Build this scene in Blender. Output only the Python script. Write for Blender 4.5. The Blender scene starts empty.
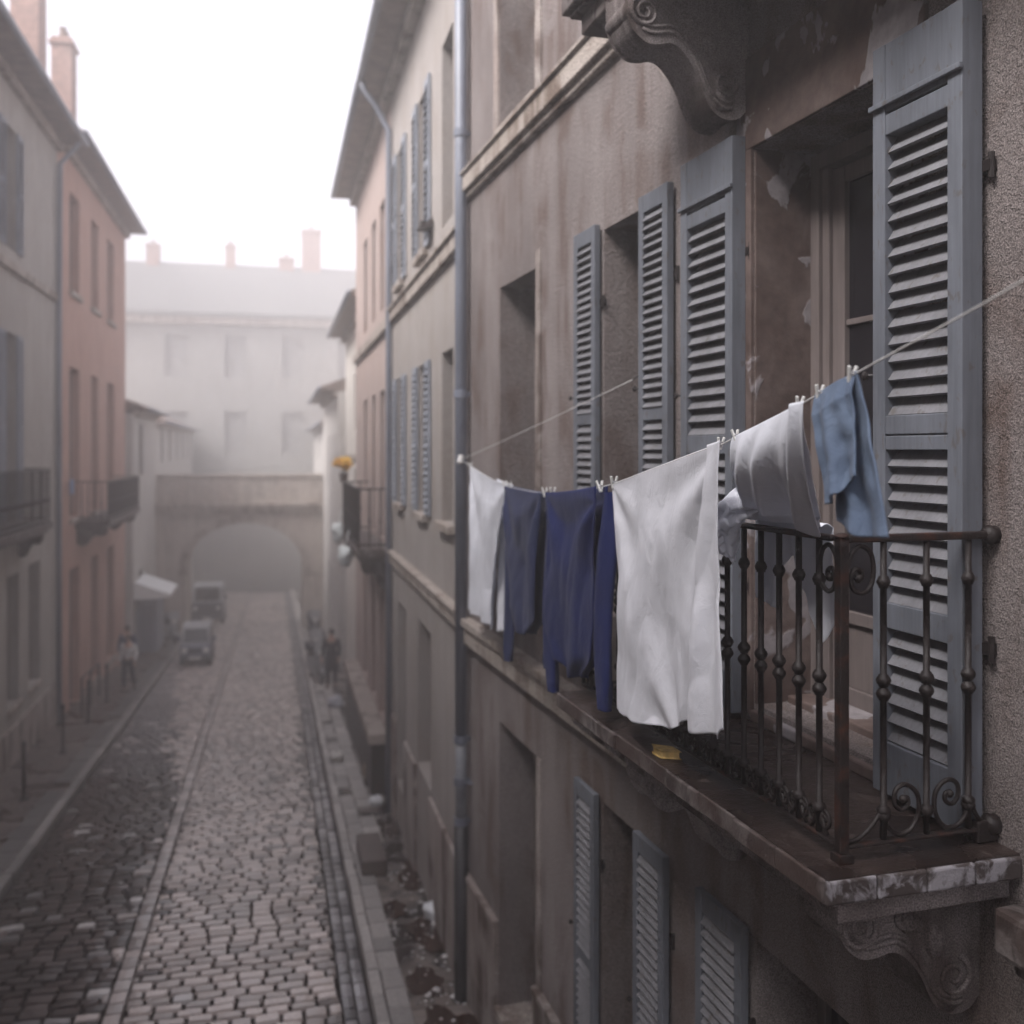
import bpy, bmesh, math, random
from mathutils import Vector, Matrix, noise
random.seed(7)
R = math.radians
C = bpy.context.scene.collection
sc = bpy.context.scene

# ------------------------------------------------------------------ frames
class Frame:
    def __init__(s, rz=0.0):
        s.rz = rz; s.M = Matrix.Rotation(rz, 4, 'Z')
    def w(s, p): return s.M @ Vector(p)
NEAR = Frame(R(3.37)); ST = Frame(0.0)
def G(y): return -5.35 - 0.064 * y          # the street runs gently downhill

# ------------------------------------------------------------------ objects
BASE = {}
def thing(name, label, cat, frame, base, group=None):
    o = bpy.data.objects.new(name, None); C.objects.link(o)
    o.empty_display_size = .2
    o.location = frame.w(base); o.rotation_euler = (0, 0, frame.rz)
    o['label'] = label; o['category'] = cat
    if group: o['group'] = group
    BASE[o.name] = Vector(base); return o
def finish(name, mb, mat, off, smooth):
    me = bpy.data.meshes.new(name)
    me.from_pydata([tuple(Vector(v) - off) for v in mb.v], [], mb.f)
    me.materials.append(mat)
    if mb.c:
        at = me.color_attributes.new('tone', 'FLOAT_COLOR', 'POINT')
        for i, c in enumerate(mb.c): at.data[i].color = (c[0], c[1], c[2], 1)
    if smooth: me.polygons.foreach_set('use_smooth', [True] * len(me.polygons))
    me.update()
    return me
def part(name, mb, mat, parent, smooth=False, bevel=0, label=None):
    me = finish(name, mb, mat, BASE[parent.name], smooth)
    o = bpy.data.objects.new(name, me); C.objects.link(o); o.parent = parent
    BASE[o.name] = BASE[parent.name]
    if bevel: bev(o, bevel)
    if label: o['label'] = label
    return o
def bev(o, w, n=2):
    m = o.modifiers.new('bevel', 'BEVEL'); m.width = w; m.segments = n; m.limit_method = 'ANGLE'; m.angle_limit = R(35)
def solo(name, mb, mat, frame, base, label, cat, group=None, smooth=False, bevel=0):
    me = finish(name, mb, mat, Vector(base), smooth)
    o = bpy.data.objects.new(name, me); C.objects.link(o)
    o.location = frame.w(base); o.rotation_euler = (0, 0, frame.rz)
    o['label'] = label; o['category'] = cat
    if group: o['group'] = group
    BASE[o.name] = Vector(base)
    if bevel: bev(o, bevel)
    return o
def struct(name, mb, mat, smooth=False, kind='structure'):
    me = finish(name, mb, mat, Vector((0, 0, 0)), smooth)
    o = bpy.data.objects.new(name, me); C.objects.link(o); o['kind'] = kind; return o
def copy_child(o, parent, loc=(0, 0, 0)):
    c = o.copy(); C.objects.link(c); c.parent = parent
    c.location = Vector(o.location) + Vector(loc); BASE[c.name] = BASE[parent.name]
    return c
def copy_tree(o, parent=None):
    c = o.copy(); C.objects.link(c); c.parent = parent; BASE[c.name] = BASE.get(o.name, Vector())
    for ch in list(o.children): copy_tree(ch, c)
    return c

class MB:
    def __init__(s): s.v = []; s.f = []; s.c = []
    def add(s, vs, fs, col=None):
        n = len(s.v); s.v += [tuple(v) for v in vs]; s.f += [tuple(i + n for i in f) for f in fs]
        if col is not None: s.c += [col] * len(vs)
    def box(s, x0, x1, y0, y1, z0, z1, col=None):
        if x0 > x1: x0, x1 = x1, x0
        if y0 > y1: y0, y1 = y1, y0
        vs = [(x, y, z) for z in (z0, z1) for y in (y0, y1) for x in (x0, x1)]
        s.add(vs, [(0, 2, 3, 1), (4, 5, 7, 6), (0, 1, 5, 4), (2, 6, 7, 3), (0, 4, 6, 2), (1, 3, 7, 5)], col)
        return s
    def obox(s, c, h, M, col=None):
        c = Vector(c); vs = [c + M @ Vector((x * h[0], y * h[1], z * h[2])) for z in (-1, 1) for y in (-1, 1) for x in (-1, 1)]
        s.add(vs, [(0, 2, 3, 1), (4, 5, 7, 6), (0, 1, 5, 4), (2, 6, 7, 3), (0, 4, 6, 2), (1, 3, 7, 5)], col)
        return s
    def tube(s, pts, r, n=8, caps=True):
        pts = [Vector(p) for p in pts]; rs = r if isinstance(r, (list, tuple)) else [r] * len(pts)
        rings = []; up = None
        for i, p in enumerate(pts):
            d = (pts[min(i + 1, len(pts) - 1)] - pts[max(i - 1, 0)])
            if d.length < 1e-9: d = Vector((0, 0, 1))
            d.normalize()
            if up is None:
                up = Vector((1, 0, 0)) if abs(d.x) < .8 else Vector((0, 1, 0))
            a = (up - d * up.dot(d)).normalized(); up = a; b = d.cross(a)
            rings.append([p + (a * math.cos(t) + b * math.sin(t)) * rs[i] for t in [2 * math.pi * k / n for k in range(n)]])
        vs = [v for rg in rings for v in rg]; fs = []
        for i in range(len(pts) - 1):
            for k in range(n):
                fs.append((i * n + k, i * n + (k + 1) % n, (i + 1) * n + (k + 1) % n, (i + 1) * n + k))
        if caps: fs += [tuple(range(n))[::-1], tuple(range((len(pts) - 1) * n, len(pts) * n))]
        s.add(vs, fs); return s
    def lathe(s, x, y, prof, n=10):      # prof: (radius, z)
        return s.tube([(x, y, z) for r, z in prof], [r for r, z in prof], n)
    def prism(s, pts, axis, a, b):       # outline extruded along axis
        n = len(pts)
        def P(p, t): return {'x': (t, p[0], p[1]), 'y': (p[0], t, p[1]), 'z': (p[0], p[1], t)}[axis]
        s.add([P(p, a) for p in pts] + [P(p, b) for p in pts],
              [tuple(range(n)), tuple(range(n, 2 * n))[::-1]] + [(i, (i + 1) % n, n + (i + 1) % n, n + i) for i in range(n)])
        return s
    def grid(s, fn, nu, nv, cols=None):
        vs = [fn(i / nu, j / nv) for j in range(nv + 1) for i in range(nu + 1)]
        fs = [(j * (nu + 1) + i, j * (nu + 1) + i + 1, (j + 1) * (nu + 1) + i + 1, (j + 1) * (nu + 1) + i) for j in range(nv) for i in range(nu)]
        s.add(vs, fs); return s
    def blob(s, c, r, n=8, m=6, jit=0, seed=0):
        def f(u, v):
            a = u * 2 * math.pi; b = v * math.pi
            d = Vector((math.sin(b) * math.cos(a), math.sin(b) * math.sin(a), math.cos(b)))
            k = 1 + jit * noise.noise(d * 1.7 + Vector((seed, 0, 0)))
            return (c[0] + d.x * r[0] * k, c[1] + d.y * r[1] * k, c[2] + d.z * r[2] * k)
        return s.grid(f, n, m)
def lerp(a, b, t): return a + (b - a) * t
def tab(T, x):
    if x <= T[0][0]: return T[0][1]
    for (a, p), (b, q) in zip(T, T[1:]):
        if x <= b:
            t = (x - a) / (b - a); return lerp(p, q, t)
    return T[-1][1]
def stab(T, x):      # smooth (cosine) version
    if x <= T[0][0]: return T[0][1]
    for (a, p), (b, q) in zip(T, T[1:]):
        if x <= b:
            t = (x - a) / (b - a); t = t * t * (3 - 2 * t); return lerp(p, q, t)
    return T[-1][1]
def crom(pts, k=5):
    out = []; n = len(pts)
    for i in range(n - 1):
        p0 = pts[max(i - 1, 0)]; p1 = pts[i]; p2 = pts[i + 1]; p3 = pts[min(i + 2, n - 1)]
        for j in range(k):
            t = j / k
            out.append(tuple(.5 * (2 * b + (c - a) * t + (2 * a - 5 * b + 4 * c - d) * t * t + (3 * b - a - 3 * c + d) * t ** 3) for a, b, c, d in zip(p0, p1, p2, p3)))
    out.append(tuple(pts[-1])); return out

# ------------------------------------------------------------------ materials
class NT:
    def __init__(s, name):
        s.m = bpy.data.materials.new(name); s.m.use_nodes = True; s.t = s.m.node_tree
        s.p = s.t.nodes['Principled BSDF']; s.co = None
    def n(s, typ, **kw):
        x = s.t.nodes.new(typ)
        for k, v in kw.items(): setattr(x, k, v)
        return x
    def l(s, a, b): s.t.links.new(a, b)
    def coord(s, scale=(1, 1, 1)):
        if s.co is None: s.co = s.n('ShaderNodeTexCoord')
        mp = s.n('ShaderNodeMapping'); mp.inputs['Scale'].default_value = scale
        s.l(s.co.outputs['Object'], mp.inputs['Vector']); return mp.outputs[0]
    def noise(s, scale, detail=4, stretch=(1, 1, 1), rough=.55, dist=0):
        x = s.n('ShaderNodeTexNoise'); x.inputs['Scale'].default_value = scale; x.inputs['Detail'].default_value = detail
        x.inputs['Roughness'].default_value = rough; x.inputs['Distortion'].default_value = dist
        s.l(s.coord(stretch), x.inputs['Vector']); return x.outputs['Fac']
    def ramp(s, fac, stops):
        x = s.n('ShaderNodeValToRGB'); e = x.color_ramp.elements
        while len(e) < len(stops): e.new(.5)
        for el, (p, c) in zip(e, stops):
            el.position = p; el.color = (c, c, c, 1) if not isinstance(c, tuple) else (*c, 1)
        s.l(fac, x.inputs[0]); return x.outputs[0]
    def mix(s, fac, a, b, mode='MIX'):
        x = s.n('ShaderNodeMixRGB', blend_type=mode)
        for i, v in ((0, fac), (1, a), (2, b)):
            if hasattr(v, 'links') or hasattr(v, 'is_linked'): s.l(v, x.inputs[i])
            elif isinstance(v, tuple): x.inputs[i].default_value = (*v, 1)
            else: x.inputs[i].default_value = v
        return x.outputs[0]
    def bump(s, fac, strength, dist, prev=None):
        x = s.n('ShaderNodeBump'); x.inputs['Strength'].default_value = strength; x.inputs['Distance'].default_value = dist
        s.l(fac, x.inputs['Height'])
        if prev is not None: s.l(prev, x.inputs['Normal'])
        return x.outputs[0]
    def done(s, col, rough=.8, normal=None, metal=0, spec=.5):
        if isinstance(col, tuple): s.p.inputs['Base Color'].default_value = (*col, 1)
        else: s.l(col, s.p.inputs['Base Color'])
        if isinstance(rough, (int, float)): s.p.inputs['Roughness'].default_value = rough
        else: s.l(rough, s.p.inputs['Roughness'])
        if normal is not None: s.l(normal, s.p.inputs['Normal'])
        s.p.inputs['Metallic'].default_value = metal
        s.p.inputs['Specular IOR Level'].default_value = spec
        return s.m

def stucco(name, c1, c2, stain, amt=.6, grain=.6, fine=140):
    t = NT(name)
    big = t.noise(.9, 6, (1, 1, .55)); streak = t.noise(3.2, 5, (1, 1, .16), dist=.4); speck = t.noise(fine, 3)
    pit = t.noise(38, 4); blot = t.noise(1.7, 7, dist=.8)
    col = t.mix(t.ramp(big, [(.32, 0.0), (.68, 1.0)]), c1, c2)
    m = t.mix(1.0, t.ramp(streak, [(.44, 0.0), (.6, 1.0)]), t.ramp(blot, [(.38, 0.0), (.56, 1.0)]), 'MULTIPLY')
    mm = t.mix(1.0, m, (amt, amt, amt), 'MULTIPLY')
    col = t.mix(mm, col, stain)
    col = t.mix(.75, col, t.ramp(speck, [(.35, .2), (.65, .85)]), 'OVERLAY')
    col = t.mix(.35, col, t.ramp(pit, [(.3, .3), (.7, .7)]), 'OVERLAY')
    nb = t.bump(speck, grain, .016); nb = t.bump(pit, grain * .8, .022, nb); nb = t.bump(big, .4, .05, nb)
    return t.done(col, .88, nb, spec=.25)
def plain(name, c, rough=.6, metal=0, var=.25, scale=6, bump=.15, spec=.5, stretch=(1, 1, 1)):
    t = NT(name); a = t.noise(scale, 6, stretch); b = t.noise(scale * 9, 4, stretch)
    lo = tuple(x * (1 - var) for x in c); hi = tuple(min(1, x * (1 + var)) for x in c)
    col = t.mix(t.ramp(a, [(.3, 0.0), (.7, 1.0)]), lo, hi)
    col = t.mix(.3, col, t.ramp(b, [(.3, .35), (.7, .65)]), 'OVERLAY')
    return t.done(col, rough, t.bump(b, bump, .004), metal, spec)
def paint_wood(name, c, under=(.16, .13, .11), wear=.5):
    t = NT(name); a = t.noise(5, 6, (1, 1, .35)); g = t.noise(60, 4, (1, 1, .05)); g2 = t.noise(30, 5, (1, .06, 1)); ch = t.noise(28, 7, (1, 1, .5), dist=.5)
    col = t.mix(t.ramp(a, [(.3, 0.0), (.7, 1.0)]), tuple(x * .78 for x in c), tuple(x * 1.18 for x in c))
    col = t.mix(t.ramp(ch, [(.60, 0.0), (.67, wear)]), col, under)
    col = t.mix(.3, col, t.ramp(g, [(.3, .3), (.7, .65)]), 'OVERLAY')
    return t.done(col, .78, t.bump(ch, .35, .003, t.bump(g, .3, .003)), spec=.2)
def iron(name='iron', rust=.5, base=(.014, .0095, .009)):
    t = NT(name); a = t.noise(9, 7, dist=.6); b = t.noise(120, 4); d = t.noise(34, 5)
    rc = t.mix(t.ramp(d, [(.35, 0.0), (.7, 1.0)]), (.022, .009, .007), (.085, .03, .016))
    col = t.mix(t.ramp(a, [(.62 - .3 * rust, 0.0), (.78 - .3 * rust, 1.0)]), base, rc)
    return t.done(col, t.ramp(a, [(.4, .42), (.7, .7)]), t.bump(b, .6, .004, t.bump(d, .5, .006)), 0, .4)
def cloth_mat(name, c, wr=.5, weave=900, rough=.9, c2=None):
    t = NT(name); w = t.noise(weave, 2); a = t.noise(11, 5, (1.2, 1.2, .8), dist=.9); b = t.noise(5, 4); f = t.noise(70, 4, dist=.8)
    col = t.mix(t.ramp(b, [(.35, 0.0), (.65, 1.0)]), c, c2 or tuple(x * .9 for x in c))
    col = t.mix(.25, col, t.ramp(w, [(.3, .35), (.7, .65)]), 'OVERLAY')
    rd = t.n('ShaderNodeMath', operation='ABSOLUTE'); sb = t.n('ShaderNodeMath', operation='SUBTRACT'); sb.inputs[1].default_value = .5
    t.l(a, sb.inputs[0]); t.l(sb.outputs[0], rd.inputs[0])
    nb = t.bump(rd.outputs[0], wr, .024, t.bump(f, wr * .4, .003, t.bump(w, .25, .001)))
    t.p.inputs['Sheen Weight'].default_value = .06
    m = t.done(col, rough, nb, spec=.2)
    # light passes a little through thin cloth
    tr = t.n('ShaderNodeBsdfTranslucent'); mx = t.n('ShaderNodeMixShader'); mx.inputs[0].default_value = .22
    t.l(col, tr.inputs[0]); out = t.t.nodes['Material Output']
    t.l(t.p.outputs[0], mx.inputs[1]); t.l(tr.outputs[0], mx.inputs[2]); t.l(mx.outputs[0], out.inputs[0])
    return m

STAIN = (.13, .085, .065)
M_NEAR = stucco('rough_mauve_render', (.175, .148, .142), (.29, .255, .247), (.12, .08, .066), .75, 1.0)
M_NEARD = stucco('stained_stone', (.25, .20, .18), (.36, .33, .31), (.07, .045, .035), .9, .5, 140)
def peel_mat():
    t = NT('peeling_plaster'); a = t.noise(3.6, 6, (1, 1, .8), dist=.5, rough=.5); b = t.noise(1.4, 6, dist=1); c = t.noise(150, 3); d = t.noise(18, 6)
    col = t.mix(t.ramp(b, [(.35, 0.0), (.65, 1.0)]), (.075, .05, .043), (.15, .115, .105))
    col = t.mix(t.ramp(a, [(.545, 0.0), (.565, .9)]), col, (.27, .25, .26))
    col = t.mix(.5, col, t.ramp(d, [(.3, .3), (.7, .7)]), 'OVERLAY')
    return t.done(col, .85, t.bump(c, .4, .006, t.bump(t.ramp(a, [(.54, 0.0), (.57, 1.0)]), .5, .006, t.bump(d, .4, .01))), spec=.2)
M_SURR = peel_mat()
M_B2 = stucco('beige_render', (.27, .245, .23), (.33, .305, .29), (.24, .2, .17), .5, .4)
M_B3 = stucco('pinkish_render', (.31, .245, .225), (.37, .30, .275), (.3, .2, .16), .4, .4)
M_B4 = stucco('pale_render', (.55, .52, .47), (.6, .57, .53), (.4, .36, .32), .4, .3)
M_L1 = stucco('grey_render', (.30, .28, .26), (.36, .34, .315), (.22, .19, .17), .5, .4)
M_L2 = stucco('salmon_render', (.37, .225, .18), (.43, .28, .23), (.28, .16, .13), .5, .4)
M_L3 = stucco('pale_grey_render', (.42, .40, .38), (.48, .46, .44), (.3, .28, .26), .4, .3)
M_TRIM = stucco('stone_trim', (.30, .26, .23), (.38, .34, .31), (.12, .085, .065), .9, .5, 60)
M_STONE = stucco('arch_stone', (.34, .29, .26), (.42, .38, .34), (.2, .17, .15), .6, .4, 30)
M_ROOF = plain('clay_tiles', (.17, .125, .105), .85, var=.4, scale=4, bump=.6)
M_BRICK = plain('chimney_brick', (.30, .20, .17), .9, var=.3, scale=5, bump=.5)
M_SHUT = paint_wood('blue_grey_paint', (.13, .14, .162), (.10, .085, .075), .6)
M_SLAT = paint_wood('blue_grey_slats', (.165, .165, .178), (.10, .09, .08), wear=.7)
M_SHUTD = paint_wood('faded_blue_paint', (.24, .26, .30))
M_FRAME = paint_wood('brown_grey_frame', (.15, .125, .12))
M_PIPE = plain('painted_zinc_pipe', (.15, .165, .205), .45, var=.25, scale=3, bump=.1, stretch=(1, 1, .3))
M_PIPEB = plain('black_cast_pipe', (.028, .028, .032), .5, var=.3, scale=5)
M_IRON = iron('iron', -.1); M_RUST = iron('rusty_iron', .5); M_IRON2 = iron('wet_iron', .25)
M_DARK = plain('dark_interior', (.03, .024, .024), .9, var=.2)
M_GLASS = NT('old_window_glass'); M_GLASS = M_GLASS.done((.012, .011, .014), .12, None, 0, .5)
def lichen():
    t = NT('blotched_whitewash'); a = t.noise(7, 7, dist=.8, rough=.65); b = t.noise(22, 6, (1, 1, .6)); c = t.noise(90, 4)
    col = t.mix(t.ramp(a, [(.47, 0.0), (.54, 1.0)]), (.06, .048, .046), (.27, .26, .28))
    col = t.mix(t.ramp(b, [(.52, 0.0), (.62, .85)]), col, (.05, .04, .038))
    return t.done(col, .75, t.bump(c, .5, .005, t.bump(a, .6, .012)), spec=.3)
M_LEAD = lichen()
def slab_mat():
    t = NT('wet_stained_slab'); a = t.noise(2.3, 7, dist=.7); b = t.noise(26, 6); c = t.noise(90, 4); d = t.noise(7, 7, dist=1.2)
    col = t.mix(t.ramp(a, [(.35, 0.0), (.65, 1.0)]), (.016, .0105, .0095), (.045, .031, .027))
    col = t.mix(t.ramp(d, [(.60, 0.0), (.72, .5)]), col, (.16, .13, .12))
    col = t.mix(t.ramp(b, [(.62, 0.0), (.72, .55)]), col, (.02, .014, .013))
    return t.done(col, t.ramp(a, [(.4, .22), (.65, .5)]), t.bump(c, .5, .004, t.bump(b, .6, .01)), 0, .5)
M_SLAB = slab_mat()
def edge_mat():
    t = NT('lichen_stained_edge'); a = t.noise(9, 7, (1, 1, .7), dist=.9); b = t.noise(3, 5); c = t.noise(70, 5)
    col = t.mix(t.ramp(a, [(.42, 0.0), (.56, 1.0)]), (.03, .022, .02), (.15, .13, .125))
    col = t.mix(t.ramp(b, [(.38, 0.0), (.56, .9)]), col, (.055, .036, .031))
    return t.done(col, .7, t.bump(c, .6, .006, t.bump(a, .5, .012)), 0, .4)
M_EDGE = edge_mat()
M_CORB = stucco('corbel_stone', (.17, .145, .14), (.36, .33, .33), (.05, .035, .03), .9, .4, 150)

# ------------------------------------------------------------------ building helpers
def facade(mb, X, y0, y1, z0, z1, ops, dep, sgn):
    """wall sheet at X with openings (ya,yb,za,zb); reveals go sgn*dep into the house"""
    ys = sorted({y0, y1, *[o[0] for o in ops], *[o[1] for o in ops]}); zs = sorted({z0, z1, *[o[2] for o in ops], *[o[3] for o in ops]})
    for a, b in zip(ys, ys[1:]):
        for c, d in zip(zs, zs[1:]):
            my, mz = (a + b) / 2, (c + d) / 2
            if any(o[0] < my < o[1] and o[2] < mz < o[3] for o in ops): continue
            mb.add([(X, a, c), (X, b, c), (X, b, d), (X, a, d)], [(0, 1, 2, 3)])
    X2 = X + sgn * dep
    for ya, yb, za, zb in ops:
        mb.add([(X, ya, za), (X, yb, za), (X, yb, zb), (X, ya, zb), (X2, ya, za), (X2, yb, za), (X2, yb, zb), (X2, ya, zb)],
               [(0, 1, 5, 4), (1, 2, 6, 5), (2, 3, 7, 6), (3, 0, 4, 7)])
def shell(mb, X, Xb, y0, y1, z0, z1):
    mb.add([(X, y0, z0), (X, y1, z0), (Xb, y1, z0), (Xb, y0, z0), (X, y0, z1), (X, y1, z1), (Xb, y1, z1), (Xb, y0, z1)],
           [(1, 2, 6, 5), (2, 3, 7, 6), (3, 0, 4, 7), (4, 5, 6, 7)])
def window(house, X, o, sgn, dep, bars=(1, 2), mat=None):
    ya, yb, za, zb = o; x1 = X + sgn * (dep - .09); x2 = X + sgn * (dep - .03); w = .07
    f = MB()
    f.box(x1, x2, ya, ya + w, za, zb).box(x1, x2, yb - w, yb, za, zb)
    f.box(x1, x2, ya + w, yb - w, za, za + w).box(x1, x2, ya + w, yb - w, zb - w, zb)
    for i in range(1, bars[0] + 1):
        y = lerp(ya, yb, i / (bars[0] + 1)); f.box(x1 + sgn * .002, x2, y - .04, y + .04, za + w, zb - w)
    for i in range(1, bars[1] + 1):
        z = lerp(za, zb, i / (bars[1] + 1)); f.box(x1 + sgn * .012, x2 - sgn * .01, ya + w, yb - w, z - .018, z + .018)
    fo = part('window', f, mat or M_FRAME, house, bevel=.004)
    p = MB().box(X + sgn * (dep - .05), X + sgn * (dep - .04), ya + w, yb - w, za + w, zb - w)
    part('pane', p, M_GLASS, fo)
    bk = MB().box(X + sgn * (dep - .01), X + sgn * (dep + .02), ya - .02, yb + .02, za - .02, zb + .02)
    part('backing', bk, M_DARK, fo)
    return fo
def shutter(house, x0, x1, y0, y1, z0, z1, rails, pitch, mat=M_SHUT, smat=M_SLAT, cap=None, sgn=-1, hooks=True):
    """louvred leaf flat against the wall; rails = [(z0,z1)...] solid cross rails; sgn: side the street is on"""
    st = min(.075, (y1 - y0) * .17); f = MB()
    f.box(x0, x1, y0, y0 + st, z0, z1).box(x0, x1, y1 - st, y1, z0, z1)
    for a, b in rails: f.box(x0 + .003, x1 - .003, y0 + st, y1 - st, a, b)
    xs = x0 if sgn < 0 else x1
    if cap:
        f.box(xs + sgn * .018, xs - sgn * .001, y0 - .006, y1 + .006, cap, cap + .022)
    fo = part('shutter', f, mat, house, bevel=.004)
    s = MB(); xm = (x0 + x1) / 2; rs = sorted(rails)
    for (a, b), (c, d) in zip(rs, rs[1:]):
        n = max(1, int((c - b) / pitch))
        for i in range(n):
            z = b + (i + .5) * (c - b) / n
            ang = R(random.gauss(0, 2.2)); Mx = Matrix.Rotation((R(52) * (1 if sgn < 0 else -1)) * -1 + ang, 3, 'Y')
            s.obox((xm, (y0 + y1) / 2, z + random.gauss(0, .0012)), (pitch * .66, (y1 - y0) / 2 - st + .002, .0055), Mx)
    part('louvres', s, smat, fo)
    if hooks:
        for z in (z0 + .22 * (z1 - z0), z1 - .2 * (z1 - z0)):
            h = MB().box(x1 - .004, x1 + .03, y0 - .035, y0 + .03, z - .02, z + .02).tube([(x1 + .01, y0 - .03, z - .045), (x1 + .01, y0 - .03, z + .045)], .012, 8)
            part('hinge', h, M_IRON, fo)
        z = lerp(z0, z1, .56)
        h = MB().tube([(x0 + .02, y1 + .002, z), (x0 - .005, y1 + .03, z)], .007, 6).blob((x0 - .01, y1 + .034, z), (.014, .014, .02), 8, 6)
        part('shutter_catch', h, M_IRON, fo)
    return fo

# ================================================================== NEAR HOUSE (right)
W = 2.66                                   # wall face
house = thing('town_house', 'nearest house on the right, rough mauve-brown render with grey-blue louvred shutters and the iron balcony', 'house', NEAR, (W, 6.0, G(6)), 'houses along the street')
door_o = (3.40, 4.55, -1.30, 1.54)
win2 = (5.92, 6.60, -1.15, 1.56); win3 = (8.15, 9.27, -1.15, 1.56)
low1 = (3.40, 4.52, -4.9, -2.50); low2 = (5.98, 6.62, -4.9, -2.50); low3 = (8.13, 9.30, -5.38, -2.62)
up3 = (8.15, 9.27, 3.07, 6.0); up2 = (5.9, 6.6, 3.07, 6.0)
fw = MB(); ops = [door_o, win2, win3, low1, low2, low3, up3, up2]
facade(fw, W, -24, 10.62, -9, 8.2, ops, .44, 1)
shell(fw, W, 10, -24, 10.62, -9, 8.2)
wall_o = part('wall', fw, M_NEAR, house)
for o in (win2, win3, low1, low2, low3, up3, up2): window(house, W, o, 1, .44)
# plinth (proud stone base) between the openings
p = MB()
for a, b in ((6.64, 8.11), (9.32, 10.60), (4.54, 5.96), (.82, 3.38)):
    p.box(W - .05, W + .02, a, b, -9, -4.62)
    p.box(W - .065, W + .02, a, b, -4.62, -4.56)
part('plinth', p, M_NEARD, house, bevel=.008)
# string courses
s = MB(); s.box(W - .10, W + .02, 5.42, 10.60, 2.76, 2.93); s.box(W - .055, W + .02, 5.42, 10.60, 2.70, 2.76); s.box(W - .13, W + .02, 5.42, 10.60, 2.93, 2.96)
part('string_course', s, M_TRIM, house, bevel=.01)
s = MB(); s.box(W - .12, W + .02, 5.46, 10.60, -1.88, -1.80); s.box(W - .085, W + .02, 5.46, 10.60, -2.07, -1.88)
part('string_course', s, M_TRIM, house, bevel=.01)
s = MB(); s.box(W - .20, W + .02, .82, 2.70, -1.66, -1.50); s.box(W - .12, W + .02, .82, 2.70, -1.74, -1.66)
part('string_course', s, M_EDGE, house, bevel=.02)
# window sills
for o in (low3, up3, win3):
    s = MB().box(W - .05, W + .30, o[0] - .04, o[1] + .04, o[2] - .09, o[2] + .004)
    part('sill', s, M_TRIM, house, bevel=.008)
# painted panel beside the upper window
s = MB().box(W - .018, W + .01, 7.98, 8.13, 2.97, 8.1).box(W - .018, W + .01, 9.29, 9.44, 2.97, 8.1)
part('window_surround', s, M_NEARD, house)
s = MB().box(W - .012, W + .01, 8.00, 8.13, -1.78, 1.70).box(W - .012, W + .01, 8.0, 8.11, -4.55, -2.62)
part('window_surround', s, M_NEARD, house)
# door surround: stained lintel and jamb bands
s = MB(); s.box(W - .02, W + .01, 4.552, 4.70, -1.36, 1.545).box(W - .02, W + .01, 3.25, 3.398, -1.36, 1.545)
s.box(W - .02, W + .01, 3.25, 4.70, 1.545, 2.02)
part('door_surround', s, M_SURR, house, bevel=.006)
s = MB(); s.box(W - .008, W + .43, 4.546, 4.551, -1.30, 1.54)
s2 = MB(); s2.box(W + .002, W + .42, 4.536, 4.548, -1.298, 1.538)
part('door_jamb', s2, M_SURR, house)
# french window, recessed
fx0, fx1 = W + .36, W + .44
f = MB()
f.box(fx0 - .04, fx1, 4.46, 4.535, -1.28, 1.52).box(fx0 - .04, fx1, 3.402, 3.48, -1.28, 1.52).box(fx0 - .04, fx1, 3.48, 4.46, 1.44, 1.52)
f.box(fx0 - .02, fx1 - .004, 4.40, 4.458, -1.28, 1.435)
f.box(fx0, fx1 - .01, 4.30, 4.398, -1.28, 1.42).box(fx0, fx1 - .01, 3.96, 4.02, -1.28, 1.42).box(fx0, fx1 - .01, 3.482, 3.56, -1.28, 1.42)
for a, b in ((3.56, 3.96), (4.02, 4.30)):
    f.box(fx0 + .003, fx1 - .012, a, b, 1.34, 1.42).box(fx0 + .003, fx1 - .012, a, b, -1.28, -1.18).box(fx0 + .003, fx1 - .012, a, b, -.86, -.80)
    f.box(fx0 + .025, fx1 - .02, a, b, -1.18, -.86)
    f.box(fx0 + .01, fx1 - .02, a, b, .62, .65)
door = part('french_window', f, M_FRAME, house, bevel=.004)
part('pane', MB().box(fx0 + .03, fx0 + .035, 4.02, 4.30, -.80, 1.34), M_GLASS, door)
part('pane', MB().box(fx0 + .03, fx0 + .035, 3.56, 3.96, -.80, 1.34), M_GLASS, door)
part('backing', MB().box(fx1, fx1 + .02, 3.38, 4.57, -1.30, 1.56), M_DARK, door)
st_ = MB(); st_.box(W - .03, W + .36, 3.402, 4.544, -1.385, -1.325); st_.box(W + .18, W + .40, 3.404, 4.533, -1.325, -1.262)
part('threshold', st_, M_SURR, house, bevel=.01)
# shutters
shutter(house, W - .12, W - .03, 2.93, 3.43, -1.355, 1.60,
        [(-1.355, -1.15), (-.70, -.60), (.0, .055), (.06, .135), (1.24, 1.32), (1.33, 1.60)], .066, cap=1.35)
shutter(house, W - .10, W - .02, 4.60, 5.19, -1.355, 1.62,
        [(-1.355, -1.15), (-.02, .08), (1.24, 1.32), (1.33, 1.62)], .070, cap=1.35)
for (a, b, zz0, zz1) in ((5.44, 5.86, -1.15, 1.60), (6.62, 7.05, -1.15, 1.60), (5.50, 5.95, -4.95, -2.45), (6.64, 7.05, -4.95, -2.45), (4.57, 5.08, -4.95, -2.45)):
    shutter(house, W - .065, W - .02, a, b, zz0, zz1, [(zz0, zz0 + .12), ((zz0 + zz1) / 2 - .04, (zz0 + zz1) / 2 + .04), (zz1 - .11, zz1)], .058)

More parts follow.
